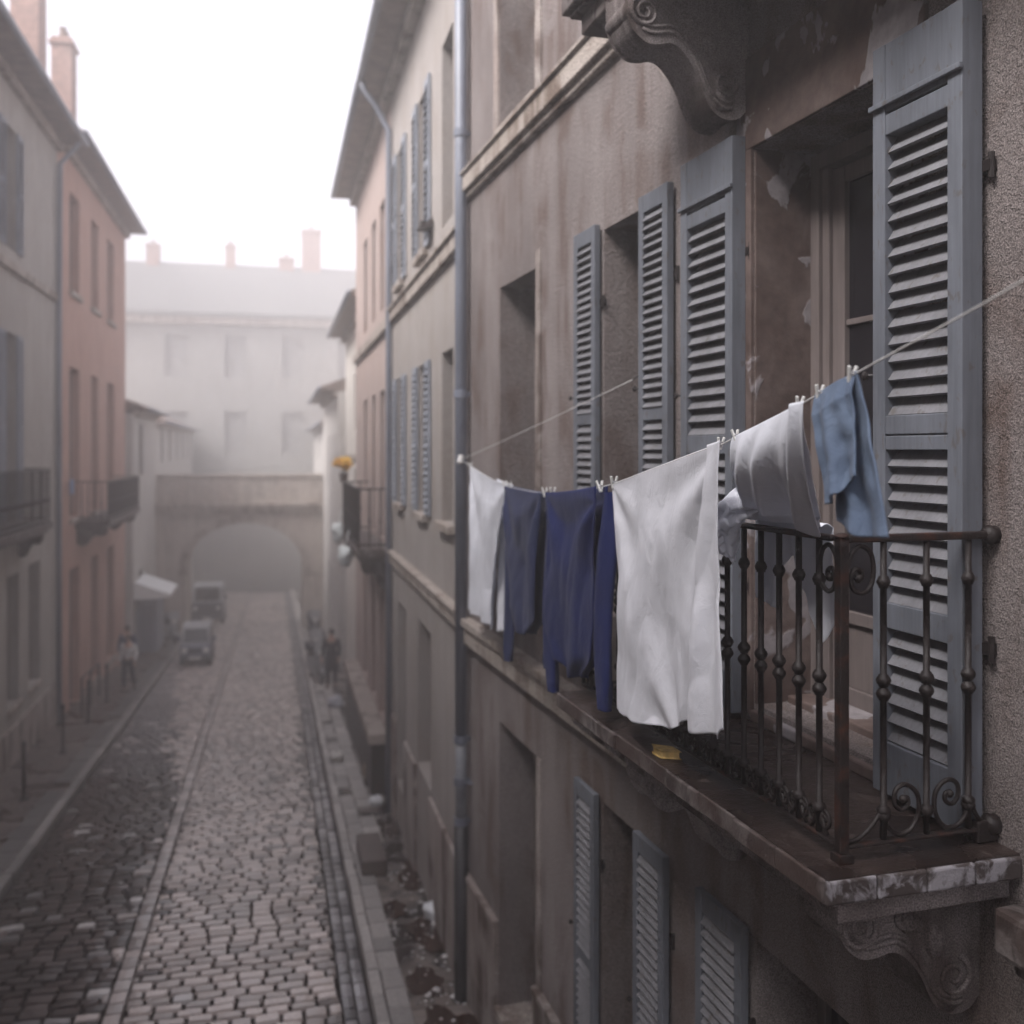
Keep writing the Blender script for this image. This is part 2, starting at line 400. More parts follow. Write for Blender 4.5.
# -------- corbels
prof = crom([(0, 0), (0, .13), (.015, .27), (.07, .38), (.16, .45), (.25, .45), (.34, .43), (.42, .46), (.50, .55), (.57, .67), (.62, .8), (.68, .93), (.78, 1.0), (.9, .98), (1.0, .84)], 4)
def corbel(parent, xo, zt, h, y0, y1):
    P_ = [(lerp(xo, W + .01, t), zt - q * h) for t, q in prof] + [(W + .01, zt)]
    m = MB().prism(P_, 'y', y0, y1)
    co = part('corbel', m, M_CORB, parent, bevel=.012)
    d = MB()
    for side, yy in ((-1, y0), (1, y1)):
        for (cx, cz, r0, turns, dirn) in ((.14, .22, .085, 2.0, 1), (.80, .72, .075, 1.6, -1), (.45, .2, .045, 1.3, 1)):
            pts = []
            for i in range(26):
                t = i / 25; a = dirn * t * turns * 2 * math.pi + 1.2; rr = r0 * (1 - .8 * t)
                pts.append((lerp(xo, W, cx) + rr * math.cos(a), yy + side * .004, zt - cz * h + rr * math.sin(a)))
            d.tube(pts, [.013 * (1 - .5 * i / 25) for i in range(26)], 6)
        # leaf ribs following the underside
        for off in (.05, .10):
            pts = [(lerp(xo, W, .12 + .74 * t), yy + side * .002, zt - h * (tab([(p_[0], p_[1]) for p_ in prof], .12 + .74 * t) - off - .02)) for t in [i / 14 for i in range(15)]]
            d.tube(pts, .010, 6)
        d.blob((lerp(xo, W, .5), yy, zt - .26 * h), (.05, .018, .035), 10, 7)
        d.blob((lerp(xo, W, .67), yy, zt - .42 * h), (.045, .02, .06), 10, 7)
    # rounded scroll rolls across the front
    d.tube([(lerp(xo, W, .06), y0 - .006, zt - .2 * h), (lerp(xo, W, .06), y1 + .006, zt - .2 * h)], .055, 12)
    d.tube([(lerp(xo, W, .76), y0 - .006, zt - .88 * h), (lerp(xo, W, .76), y1 + .006, zt - .88 * h)], .05, 12)
    part('carving', d, M_CORB, co, smooth=True)
    return co
# -------- balcony slab in view
SX, SY0, SY1, SZ = 1.90, 2.79, 5.42, -1.385
def rough_top(m, x0, x1, y0, y1, z):
    def f(u, v):
        x = lerp(x0, x1, u); y = lerp(y0, y1, v); e = min(u, 1 - u, v, 1 - v)
        return (x, y, z + (.006 * noise.noise(Vector((x * 9, y * 9, 0))) if e > 0 else -.002))
    m.grid(f, 24, 70)
sl = MB(); sl.box(SX, W + .01, SY0, SY1, SZ - .085, SZ - .003); rough_top(sl, SX + .004, W, SY0 + .004, SY1 - .004, SZ)
slab = part('balcony_slab', sl, M_SLAB, house)
# worn nosing all round, slightly uneven
nz = MB()
def nosing(ax, fixed, a, b, n, out):
    for i in range(n):
        s0, s1 = lerp(a, b, i / n), lerp(a, b, (i + 1) / n) - .002
        j = random.uniform(-.004, .004)
        if ax == 'y': nz.box(fixed - .012 + j, fixed + .012, s0, s1, SZ - .083, SZ - .006 + j * .5)
        else: nz.box(s0, s1, fixed - .012 + j, fixed + .012, SZ - .083, SZ - .006 + j * .5)
nosing('y', SX, SY0 + .013, SY1, 9, -1)
part('nosing', nz, M_EDGE, slab, bevel=.006)
nz = MB(); nosing('x', SY0, SX - .010, W, 4, -1)
part('nosing', nz, M_LEAD, slab, bevel=.008, label='whitewashed, black-stained end edge')
lw = MB().box(SX + .07, W + .01, SY0 + .05, SY1 - .06, SZ - .175, SZ - .086)
lw.box(SX + .04, W + .01, SY0 + .03, SY1 - .04, SZ - .108, SZ - .0865)
part('moulding', lw, M_CORB, slab, bevel=.008)
corbel(slab, 2.08, SZ - .176, .45, 2.98, 3.22)
corbel(slab, 2.08, SZ - .176, .52, 4.56, 4.80)
# lead flashing patch on the near end

# -------- railing
RX, RY0, RY1, ZT, ZB = 2.03, 2.905, 5.34, -.30, -1.335
rl = MB()
def bar(m, pts, wy, hz):
    for a, b in zip(pts, pts[1:]):
        a = Vector(a); b = Vector(b); d = (b - a); L = d.length; ang = math.atan2(d.y, d.x)
        m.obox((a + b) / 2, (L / 2, wy / 2, hz / 2), Matrix.Rotation(ang, 3, 'Z'))
hp = [(RX, RY1, ZT), (RX, RY0 + .03, ZT)]
bar(rl, hp, .042, .020); bar(rl, [(RX + .02, RY0, ZT), (W, RY0, ZT)], .036, .026); bar(rl, [(RX, RY1, ZT - .002), (W, RY1, ZT - .002)], .036, .02)
bar(rl, [(RX, RY1, ZB), (RX, RY0 + .02, ZB)], .034, .014); bar(rl, [(RX + .02, RY0, ZB), (W - .03, RY0, ZB)], .034, .014); bar(rl, [(RX, RY1, ZB), (W, RY1, ZB)], .034, .014)
rail = part('balcony_railing', rl, M_RUST, house, bevel=.006)
cp = MB().box(RX - .018, RX + .018, RY0 - .018, RY0 + .018, SZ + .03, ZT + .004)
cp.box(RX - .028, RX + .028, RY0 - .028, RY0 + .028, SZ - .002, SZ + .03)
cp.lathe(RX, RY0, [(.024, ZT + .004), (.026, ZT + .012), (.014, ZT + .02), (.002, ZT + .022)], 12)
part('corner_post', cp, M_RUST, rail, bevel=.004)
for z, r in ((ZT, .036), (ZB + .01, .04)):
    fin = MB().tube([(W - .05, RY0, z), (W - .04, RY0, z), (W - .025, RY0, z), (W - .01, RY0, z), (W, RY0, z)], [.018, r * .8, r, r * .85, r * .9], 14)
    part('wall_rosette', fin, M_IRON, rail, smooth=True)
def bal_prof():
    H = ZT - ZB; z = lambda t: ZB + t * H
    r = .0115
    P = [(r, ZB), (r, ZB + .07), (.019, ZB + .073), (.025, ZB + .088), (.019, ZB + .103), (r, ZB + .106)]
    for t, q in ((.485, .026), (.53, .026), (.855, .024)):
        c_ = z(t)
        P += [(r, c_ - .022), (.017, c_ - .020), (.017, c_ - .015), (q * .85, c_ - .011), (q, c_), (q * .85, c_ + .011), (.017, c_ + .015), (.017, c_ + .019), (r, c_ + .021)]
    P += [(r, ZT)]
    return P
b0 = MB().lathe(RX, RY0 + .13, bal_prof(), 12)
bal = part('baluster', b0, M_IRON, rail, smooth=True)
nb = int((RY1 - RY0) / .128)
for i in range(1, nb):
    c = copy_child(bal, rail, (random.gauss(0, .0015), i * .1285, 0))
for x in (2.195, 2.37, 2.545): copy_child(bal, rail, (x - RX, -.13, 0))
for x in (2.24, 2.45): copy_child(bal, rail, (x - RX, RY1 - RY0 - .13, 0))
def spiral(cx, cz, r0, turns, a0, d, plane_y=None, plane_x=None, n=34, k=.82):
    out = []
    for i in range(n):
        t = i / (n - 1); a = a0 + d * turns * 2 * math.pi * t; r = r0 * (1 - k * t)
        q, z = cx + r * math.cos(a), cz + r * math.sin(a)
        out.append((q, plane_y, z) if plane_y is not None else (plane_x, q, z))
    return out
# small c-scrolls at the foot of each baluster (front)
for i in range(nb - 1):
    m = MB(); y = RY0 + .13 + i * .1285
    for sg in (1, -1):
        sp = spiral(y + sg * .034, ZB + .055, .034, 1.35, math.pi / 2 if sg > 0 else math.pi / 2, -sg, plane_x=RX)
        m.tube(sp, [.0075] * 20 + [.0075 - .0002 * j for j in range(14)], 6)
        m.tube([(RX, y + sg * .012, ZB + .09), (RX, y + sg * .03, ZB + .03), (RX, y + sg * .05, ZB + .008)], .0075, 6)
    part('scroll', m, M_IRON, rail, smooth=True)
# big scrolls at the top of the corner, on both sides
for ax in ('x', 'y'):
    m = MB(); c0 = (RX if ax == 'x' else RY0)
    def Q(d, z): return (c0 + d, RY0, z) if ax == 'x' else (RX, c0 + d, z)
    m.tube([Q(d, z) for d, z in crom([(.02, ZT - .10), (.035, ZT - .055), (.07, ZT - .025), (.11, ZT - .045), (.125, ZT - .10), (.115, ZT - .16), (.08, ZT - .185), (.045, ZT - .17), (.035, ZT - .135), (.05, ZT - .105), (.075, ZT - .11), (.08, ZT - .13), (.068, ZT - .142)], 5)], .0085, 7)
    m.blob(Q(.066, ZT - .135), (.016, .016, .016), 8, 6)
    part('scroll', m, M_IRON, rail, smooth=True)
# s-scrolls along the foot of the side rail
m = MB()
for base, sg in ((2.195, 1), (2.545, -1)):
    pts = [(base + sg * d, RY0, ZB + z) for d, z in crom([(-.155, .012), (-.10, .02), (-.05, .055), (-.012, .10)], 5)] if sg > 0 else [(base - d, RY0, ZB + z) for d, z in crom([(-.09, .012), (-.06, .02), (-.03, .055), (-.012, .10)], 5)]
    m.tube(pts, .0085, 7)
    pts = [(base + sg * d, RY0, ZB + z) for d, z in crom([(.0, .105), (.015, .05), (.06, .018), (.11, .03), (.142, .085), (.135, .15), (.09, .185), (.05, .17), (.045, .125), (.07, .10), (.098, .115), (.095, .14), (.078, .138)], 5)]
    m.tube(pts, .0085, 7); m.blob((base + sg * .08, RY0, ZB + .136), (.015, .015, .015), 8, 6)
    m.blob((base, RY0, ZB + .105), (.024, .024, .02), 10, 7)
part('scroll', m, M_IRON, rail, smooth=True)
# bracket foot where the bottom bar meets the wall
part('wall_bracket', MB().box(W - .09, W, RY0 - .02, RY0 + .02, ZB - .045, ZB + .03), M_IRON, rail, bevel=.008)

# -------- balcony above
u = MB(); u.box(1.90, W + .01, 1.0, 5.36, 2.46, 2.56)  # near end lengthened out of view, added to shade the wall below
us = part('balcony_slab', u, M_EDGE, house, bevel=.01)
part('moulding', MB().box(1.99, W + .01, 1.05, 5.28, 2.33, 2.459).box(1.94, W + .01, 1.02, 5.33, 2.435, 2.4595), M_EDGE, us, bevel=.01)
corbel(us, 1.98, 2.33, .62, 4.60, 4.86)
corbel(us, 1.98, 2.33, .62, 2.92, 3.18)

# -------- drain pipe at the far corner
py, px_ = 10.44, W - .10
pipe = part('drainpipe', MB().tube([(px_, py, -3.10), (px_, py, 8.2)], .066, 16), M_PIPE, house, smooth=True)
part('lower_pipe', MB().tube([(px_, py, -3.98), (px_, py, -3.1)], .062, 16), plain('pale_pipe', (.2, .21, .235), .5, var=.3), pipe, smooth=True)
part('foot_pipe', MB().tube([(px_, py, -6.4), (px_, py, -4.0)], .074, 16), M_PIPEB, pipe, smooth=True)
for z in (-3.1, -3.98, -3.55, .6, 3.4):
    cl = MB().tube([(px_, py, z - .04), (px_, py, z + .04)], .078, 16).box(px_, W + .01, py - .02, py + .02, z - .02, z + .02)
    if z == -3.55: cl.tube([(px_ + .03, py - .06, z), (px_ + .12, py - .14, z)], .014, 6)
    part('pipe_bracket', cl, M_PIPE, pipe)
# roof
rf = MB().prism([(W - .75, 8.12), (10, 8.2), (10, 8.4), (6.2, 10.2), (W - .75, 8.24)], 'y', -24.2, 10.68)
part('roof', rf, M_ROOF, house)

# ================================================================== CLOTHES LINE
def LX(y): return 1.80 + .105 * (y - 3.5)
LZ = [(1.2, .46), (1.68, .352), (1.96, .287), (2.33, .211), (2.63, .144), (2.94, .083), (3.23, .025), (3.94, -.071), (4.66, -.171), (5.29, -.232), (6.10, -.277), (6.67, -.288), (7.51, -.282), (8.37, -.245), (9.56, -.158), (10.29, -.106)]
def LZs(y):
    ps = [p for p in LZ]
    for i in range(len(ps) - 1):
        if y <= ps[i + 1][0] or i == len(ps) - 2:
            p0 = ps[max(i - 1, 0)]; p1 = ps[i]; p2 = ps[i + 1]; p3 = ps[min(i + 2, len(ps) - 1)]
            t = (y - p1[0]) / (p2[0] - p1[0]); a, b, c, d = p0[1], p1[1], p2[1], p3[1]
            return .5 * (2 * b + (c - a) * t + (2 * a - 5 * b + 4 * c - d) * t * t + (3 * b - a - 3 * c + d) * t ** 3)
M_CORD = plain('white_cord', (.62, .61, .6), .8, var=.1, scale=60)
cord = thing('clothesline', 'thin white washing line strung from the drainpipe past the balcony', 'clothesline', NEAR, (LX(10.3), 10.3, -.1))
a = MB().tube([(LX(y), y, LZs(y)) for y in [.6 + i * .11 for i in range(89)]], .0026, 6)
part('cord', a, M_CORD, cord, smooth=True)
rt = [(LX(10.29), 10.29, -.106), (2.50, 8.2, .13), (2.56, 5.87, .445)]
part('return_cord', MB().tube(crom(rt, 12), .003, 6), M_CORD, cord, smooth=True)
part('hook', MB().tube([(2.56, 5.87, .445), (2.60, 5.87, .47), (W - .01, 5.87, .46)], .006, 6), M_IRON, cord, smooth=True)
part('pulley', MB().tube([(LX(10.29) - .01, 10.27, -.14), (LX(10.29) + .015, 10.30, -.06)], .028, 10).tube([(LX(10.29), 10.3, -.1), (px_, py - .05, -.08)], .008, 6), M_CORD, cord)

def fold(y, z, spec):
    """spec: list of radiating pleats (py,pz,n,phase,amp,reach)"""
    s = 0
    for (a, b, n, ph, am, L) in spec:
        dy, dz = y - a, z - b; r = math.hypot(dy, dz) + 1e-4; th = math.atan2(dy, -dz)
        s += am * math.sin(n * th + ph) * min(1, r * 5) * math.exp(-r / L)
    return s
def cloth_panel(mb, yl, yr, zb, spec, vf, nu=70, nv=110, xo=0, amp=.012, seed=0, ytop=None, sag=.0):
    """yl/yr: tables v->Y at the left/right edge; zb: table u->bottom z; vf: (count, phase, amp) vertical folds"""
    def f(uu, v):
        Y = lerp(stab(yl, v), stab(yr, v), uu); Yt = lerp(stab(yl, 0), stab(yr, 0), uu)
        zt = LZs(Yt) + .004 - sag * math.sin(math.pi * uu) ** 2
        z = lerp(zt, stab(zb, uu), v)
        n_, ph, am = vf
        d = am * min(1, v * 1.6) * math.sin(2 * math.pi * n_ * (uu + .06 * math.sin(3 * v + seed)) + ph + .8 * v)
        d += fold(Y, z, spec) * min(1, v * 6)
        q = noise.fractal(Vector((Y * 3.2 + seed, z * 2.0, seed * .7)), 1, 2, 4)
        q2 = abs(noise.noise(Vector((Y * 5 + z * 2.4 + seed, z * 2.2 - Y * 1.5, seed))))
        d += amp * q * min(1, v * 3) - amp * 1.6 * q2 * min(1, v * 4)
        return (LX(Y) + xo + d, Y + .35 * d, z)
    mb.grid(f, nu, nv)
def hem(o, t=.003):
    m = o.modifiers.new('thickness', 'SOLIDIFY'); m.thickness = t; m.offset = 0
M_WHITE = cloth_mat('white_cotton', (.82, .84, .90), .45)
M_WHITE2 = cloth_mat('white_sheet', (.80, .81, .86), .32)
M_NAVY = cloth_mat('navy_jersey', (.008, .016, .09), .5, 500, c2=(.012, .021, .105))
M_NAVY2 = cloth_mat('faded_navy_jersey', (.028, .036, .095), .3, 500, c2=(.036, .046, .105))
M_TOWEL = cloth_mat('blue_terry', (.17, .225, .32), .5, 260, c2=(.13, .175, .26))

# small white cloth at the far end (two hanging layers)
c1 = MB()
cloth_panel(c1, [(0, 9.60), (1, 9.75)], [(0, 7.62), (1, 8.15)], [(0, -1.60), (.5, -1.56), (1, -1.52)], [(9.56, -.16, 7, .4, .03, .9), (7.55, -.28, 8, 1, .035, .9)], (2.5, .6, .03), seed=1.3)
cloth_panel(c1, [(0, 8.3), (1, 8.25)], [(0, 7.56), (1, 7.72)], [(0, -1.54), (1, -1.47)], [(7.55, -.28, 6, 2, .02, .6)], (1.5, 1.6, .03), nu=40, xo=.05, seed=2.1)
o = solo('white_cloth', c1, M_WHITE, NEAR, (LX(8.6), 8.6, -1.5), 'smaller white cloth hanging at the far left end of the line beside the drainpipe', 'cloth', smooth=True); hem(o)

def sweater(label, mat, yl, yr, zb, sl_l, sl_r, seed):
    cy = (yl + yr) / 2
    t = thing('sweater', label, 'sweater', NEAR, (LX(cy), cy, zb), 'navy sweaters hung by the hem')
    m = MB()
    # body: two layers, the loose shoulders sag into a round bottom
    for xo, sd in ((-.035, seed), (.03, seed + 5)):
        w = (yl - yr)
        cloth_panel(m, [(0, yl), (.5, yl - .04 * w), (.85, yl - .08 * w), (1, yl - .24 * w)], [(0, yr), (.5, yr + .05 * w), (.85, yr + .09 * w), (1, yr + .28 * w)],
                    [(0, zb + .04), (.5, zb), (1, zb + .05)], [(yl, -.27, 7, sd, .03, .8), (yr, -.27, 7, 1 + sd, .035, .8), (cy, zb, 4, 1, .015, .3)], (1.6, sd, .022), nu=48, nv=80, xo=xo, amp=.014, seed=sd)
    b = part('body', m, mat, t, smooth=True); hem(b, .006)
    for i, (pts) in enumerate((sl_l, sl_r)):
        s = MB(); P = crom(pts, 6); n = len(P); ring = 16
        def f(uu, v):
            q_ = v * (n - 1); k = min(n - 2, int(q_)); p = tuple(lerp(a_, b_, q_ - k) for a_, b_ in zip(P[k], P[k + 1])); a = uu * 2 * math.pi
            wy = tab([(0, .05), (.3, .085), (.8, .075), (.93, .06), (.95, .055), (1, .052)], v); wx = tab([(0, .02), (.3, .035), (1, .028)], v)
            rr = 1 + .16 * math.sin(3 * a + 5 * v + seed) + .1 * noise.noise(Vector((uu * 3, v * 9, seed + i)))
            if v > .93: rr = 1 + .05 * math.sin(20 * a)
            return (LX(p[0]) + p[2] + wx * rr * math.cos(a) * 1.1, p[0] + wy * rr * math.sin(a) + .02 * math.sin(7 * v + seed), p[1])
        s.grid(f, 24, 60)
        so = part('sleeve', s, mat, t, smooth=True); hem(so, .004)
    return t
sweater('faded navy sweater hanging between the small white cloth and the darker sweater', M_NAVY2, 7.48, 6.18, -1.32,
        [(7.42, -.31, .05), (7.44, -.8, .0), (7.42, -1.3, -.01), (7.36, -1.62, -.02)], [(6.2, -.29, .06), (6.18, -.8, .04), (6.16, -1.2, .03), (6.14, -1.42, .02)], 1.0)
sweater('deep navy sweater hanging next to the large white sheet', M_NAVY, 6.02, 4.84, -1.31,
        [(5.98, -.29, .05), (6.0, -.8, .0), (5.96, -1.2, -.01), (5.9, -1.50, -.02)], [(4.84, -.22, .035), (4.84, -.6, .02), (4.82, -1.0, .01), (4.79, -1.33, -.01)], 3.7)

# large white sheet
c2 = MB()
cloth_panel(c2, [(0, 4.65), (.5, 4.60), (1, 4.56)], [(0, 3.30), (.5, 3.42), (1, 3.46)], [(0, -1.27), (.3, -1.235), (.6, -1.19), (.85, -1.09), (1, -1.05)],
            [(3.24, .02, 11, .3, .022, 1.1), (4.66, -.17, 7, 1.2, .022, .7), (3.75, -1.25, 7, .3, .018, .5)], (1.0, 2.2, .028), nu=130, nv=170, amp=.014, seed=4.2, sag=.0)
cloth_panel(c2, [(0, 3.32), (.5, 3.43), (1, 3.49)], [(0, 3.205), (.5, 3.19), (1, 3.13)], [(0, -1.075), (.7, -1.04), (1, -.975)],
            [(3.24, .02, 6, 1.3, .012, .9)], (1.3, 2.4, .022), nu=40, nv=120, xo=-.035, amp=.014, seed=6.1, )
o = solo('bed_sheet', c2, M_WHITE2, NEAR, (LX(3.9), 3.9, -1.2), 'large creased white sheet hanging in front of the balcony railing', 'sheet', smooth=True); hem(o)

# white garment: gathered on the left, its tails fall inside the railing
g = MB()
def gar(uu, v):
    # left edge runs to the bunch on the handrail, right edge straight down
    yt = lerp(3.165, 2.64, uu); zt = LZs(yt) + .004
    yb = lerp(3.18, 2.60, uu) if v > .5 else yt
    zrail = ZT + .03
    yr = lerp(3.56, 3.03, uu)
    if v < .55:
        t = v / .55; e = t * t * (3 - 2 * t)
        y = lerp(yt, yr, t ** 2.3); z = lerp(zt, zrail, t); x = lerp(LX(yt), RX - .01, t ** 2.3)
    elif v < .62:
        t = (v - .55) / .07; y = yr; z = zrail + .012 * math.sin(math.pi * t); x = RX - .01 + .05 * t
    else:
        t = (v - .62) / .38; y = lerp(yr, lerp(3.62, 3.07, uu), t)
        zb = stab([(0, -.60), (.3, -.62), (.38, -.45), (.5, -.40), (.6, -.52), (.85, -.70), (1, -.62)], uu)
        z = lerp(zrail, zb, t); x = RX + .045 + .04 * t
    a = min(1, v * 5)
    if v < .55: x -= .035 * math.sin(math.pi * (v / .55) ** .8) * (.4 + .6 * math.sin(math.pi * min(1, uu + .15)))
    w = .016 * math.sin(2 * math.pi * 3.2 * uu + 1.5 * v) + .03 * math.sin(2 * math.pi * (1.1 * uu + .5 * v) + .6) * (1 - abs(2 * v - 1)) + .012 * noise.noise(Vector((uu * 5, v * 6, 3)))
    if v > .5: w *= .6
    if v > .62: w = abs(w) + .0
    return (x + a * w, y, z)
g.grid(gar, 80, 130)
# free right panel outside of the rail, from the right pin down to the rail
def gar2(uu, v):
    yt = lerp(2.72, 2.635, uu); zt = LZs(yt) + .006; y = lerp(yt, lerp(3.10, 2.94, uu), v ** 1.9); z = lerp(zt, -.285 + .012 * math.sin(6 * uu), v)
    return (lerp(LX(yt) - .014, 1.965, v ** 1.9) - .012 * math.sin(math.pi * v) + (.012 + .01 * v) * math.sin(7 * uu + 1.2 + v), y, z)
gpanel = MB().grid(gar2, 24, 50)
gm = solo('white_shirt', g, M_WHITE, NEAR, (LX(2.9), 2.9, -.6), 'white shirt hung between sheet and blue towel, bunched up over the rusty handrail', 'shirt', smooth=True); hem(gm)
po = part('sleeve', gpanel, M_WHITE, gm, smooth=True); hem(po)
kn = MB()
def knot(uu, v):
    a = uu * 2 * math.pi; t = v
    path = crom([(1.96, 3.16, -.19), (1.94, 3.27, -.185), (1.93, 3.40, -.20), (1.93, 3.50, -.25), (1.94, 3.53, -.32), (1.95, 3.51, -.40)], 10)
    i = min(len(path) - 1, int(t * (len(path) - 1))); p = path[i]
    r = tab([(0, .02), (.25, .045), (.55, .06), (.8, .055), (.97, .04), (1, .02)], t) * (1 + .2 * math.sin(4 * a + 9 * t) + .12 * math.sin(7 * a - 5 * t) + .15 * noise.noise(Vector((math.cos(a) * 2, math.sin(a) * 2, t * 6))))
    return (p[0] + r * math.cos(a) * .8, p[1] + r * math.sin(a) * .8, p[2] + r * math.sin(a + .6))
kn.grid(knot, 40, 60)
ko = part('bunched_tail', kn, M_WHITE, gm, smooth=True)

# blue towel, folded over double so that the back half hangs lower
def towel_layer(yt0, yt1, yb0, yb1, zbt, xo, am, ph):
    def f(uu, v):
        yt = lerp(yt0, yt1, uu); zt = LZs(yt) + .005; yb = lerp(yb0, yb1, uu); zb = stab(zbt, uu)
        y = lerp(yt, yb, v ** 1.1); z = lerp(zt, zb, v)
        d = am * math.sin(2 * math.pi * 1.25 * uu + ph + 1.1 * v) * min(1, .35 + v) + .5 * am * math.sin(2 * math.pi * (2.3 * uu - .5 * v) + ph) * v
        d += .010 * noise.noise(Vector((uu * 4 + ph, v * 5, 8))) - .012 * max(0, v - .85) * 6 * math.sin(math.pi * uu)
        return (LX(y) + xo * min(1, v * 5) + d, y + .4 * d, z)
    return MB().grid(f, 50, 90)
o = solo('hand_towel', towel_layer(2.50, 2.335, 2.45, 2.185, [(0, -.20), (.5, -.235), (1, -.225)], .012, .014, 1.9), M_TOWEL, NEAR, (1.68, 2.4, -.2), 'light blue towel at the right end of the line above the railing corner', 'towel', smooth=True); hem(o, .007)
fo = part('front_fold', towel_layer(2.56, 2.345, 2.475, 2.30, [(0, -.155), (.25, -.15), (.55, -.12), (.8, -.085), (1, -.07)], -.022, .017, .4), M_TOWEL, o, smooth=True); hem(fo, .007)

# pegs
M_PEG = plain('white_plastic', (.66, .66, .64), .45, var=.08)
M_SPRING = plain('steel_spring', (.35, .35, .36), .35, 1, .1)
PEGS = [(9.54, 'peg at the far left end of the line on the small white cloth'), (7.66, 'peg on the right corner of the small white cloth'), (7.46, 'peg on the left corner of the faded navy sweater'),
        (6.20, 'peg on the right corner of the faded navy sweater'), (5.98, 'peg on the left corner of the deep navy sweater'), (4.88, 'peg on the right corner of the deep navy sweater'),
        (4.63, 'peg on the left corner of the large white sheet'), (3.275, 'peg on the right corner of the large white sheet'), (3.14, 'peg on the left corner of the white shirt'),
        (2.665, 'peg on the right corner of the white shirt'), (2.54, 'peg on the left corner of the blue towel'), (2.36, 'peg at the peak of the blue towel')]
for y, lab in PEGS:
    x, z = LX(y), LZs(y); k = 1.35 if y > 4 else 1.0
    t = thing('clothes_peg', 'white clothes ' + lab, 'clothes peg', NEAR, (x, y, z), 'clothes pegs on the line')
    tilt = random.uniform(-.4, .4)
    for s_ in (-1, 1):
        m = MB(); q = Matrix.Rotation(s_ * .22, 3, 'Y') @ Matrix.Rotation(tilt, 3, 'X')
        m.obox((x + s_ * .007 * k, y, z + .004 * k), (.0035 * k, .006 * k, .024 * k), q)
        part('peg_leg', m, M_PEG, t, bevel=.002)
    m = MB().tube([(x - .008 * k, y - .002, z + .006), (x + .008 * k, y - .002, z + .006)], .006 * k, 10)
    part('spring', m, M_SPRING, t, smooth=True)

# yellow sponge on the slab edge
m = MB().prism([(2.0, 4.06), (1.93, 4.10), (1.925, 4.17), (1.935, 4.20), (2.0, 4.14)], 'z', SZ + .004, SZ + .038)
solo('cleaning_sponge', m, plain('old_sponge', (.52, .36, .13), .95, var=.35, scale=30, bump=.9), NEAR, (1.96, 4.12, SZ), 'dirty yellow sponge lying on the wet edge of the balcony slab', 'sponge', bevel=.006)

# ================================================================== OTHER HOUSES
def simple_shutters(h, X, sgn, o, w=.45, gap=.01, mat=M_SHUTD):
    ya, yb, za, zb = o; so = -sgn
    x0, x1 = (X - .05, X - .012) if sgn > 0 else (X + .012, X + .05)
    for a, b in ((ya - w - gap, ya - gap), (yb + gap, yb + w + gap)):
        shutter(h, x0, x1, a, b, za, zb, [(za, za + .1), ((za + zb) / 2 - .04, (za + zb) / 2 + .04), (zb - .1, zb)], .09, mat=mat, smat=mat, sgn=so, hooks=False)
def rect_roof(h, Xw, sgn, y0, y1, zt, over=.6, depth=7, rise=2.2):
    xe = Xw - sgn * over
    r = MB().prism([(xe, zt), (Xw + sgn * depth, zt + .03), (Xw + sgn * depth, zt + .3), (Xw + sgn * depth * .55, zt + rise), (xe, zt + .13)], 'y', y0, y1)
    ro = part('roof', r, M_ROOF, h)
    part('gutter', MB().tube([(xe - sgn * .05, y0, zt + .07), (xe - sgn * .05, y1, zt + .05)], .07, 8), M_PIPE, ro, smooth=True)
    part('cornice', MB().box(Xw - sgn * .16, Xw + sgn * .02, y0 + .05, y1 - .05, zt - .2, zt - .003), M_TRIM, h, bevel=.02)
    return ro
def chimney(h, x0, x1, y0, y1, z0, z1):
    c = part('chimney', MB().box(x0, x1, y0, y1, z0, z1).box(x0 - .07, x1 + .07, y0 - .07, y1 + .07, z1 - .22, z1 - .12), M_BRICK, h, bevel=.01)
    m = MB()
    for t in (.3, .7): m.lathe((x0 + x1) / 2, lerp(y0, y1, t), [(.11, z1), (.1, z1 + .3), (.12, z1 + .32)], 8)
    part('chimney_pot', m, M_ROOF, c)
def balcony(h, X, sgn, y0, y1, zf, out, hr=1.05, pitch=.16, panel=False):
    """sgn: direction into the house; slab and railing stick out the other way"""
    xo = X - sgn * out
    sb = part('balcony_slab', MB().box(X, xo, y0, y1, zf - .14, zf).box(X, xo + sgn * .08, y0 + .06, y1 - .06, zf - .24, zf - .141), M_EDGE, h, bevel=.01)
    for y in (y0 + .3, y1 - .5):
        P_ = [(lerp(xo + sgn * .12, X, t), zf - .242 - q * .5) for t, q in prof] + [(X, zf - .242)]
        part('corbel', MB().prism(P_, 'y', y, y + .2), M_EDGE, sb)
    xr = xo + sgn * .06; ya, yb = y0 + .05, y1 - .05; m = MB()
    for z, w in ((zf + hr, .045), (zf + .08, .03)):
        m.box(xr - w / 2, xr + w / 2, ya, yb, z - .015, z + .015)
        for y in (ya, yb): m.box(xr, X, y - w / 2, y + w / 2, z - .016, z + .014)
    r = part('balcony_railing', m, M_IRON2, h)
    b = part('baluster', MB().lathe(xr, ya, [(.012, zf), (.012, zf + .45), (.026, zf + .5), (.012, zf + .55), (.012, zf + hr)], 6), M_IRON2, r)
    n = int((yb - ya) / pitch)
    for i in range(1, n + 1): copy_child(b, r, (0, i * (yb - ya) / n, 0))
    k = max(2, int(out / pitch))
    for i in range(1, k):
        for y in (0, yb - ya): copy_child(b, r, (-(xr - X) * i / k, y, 0))
    return r

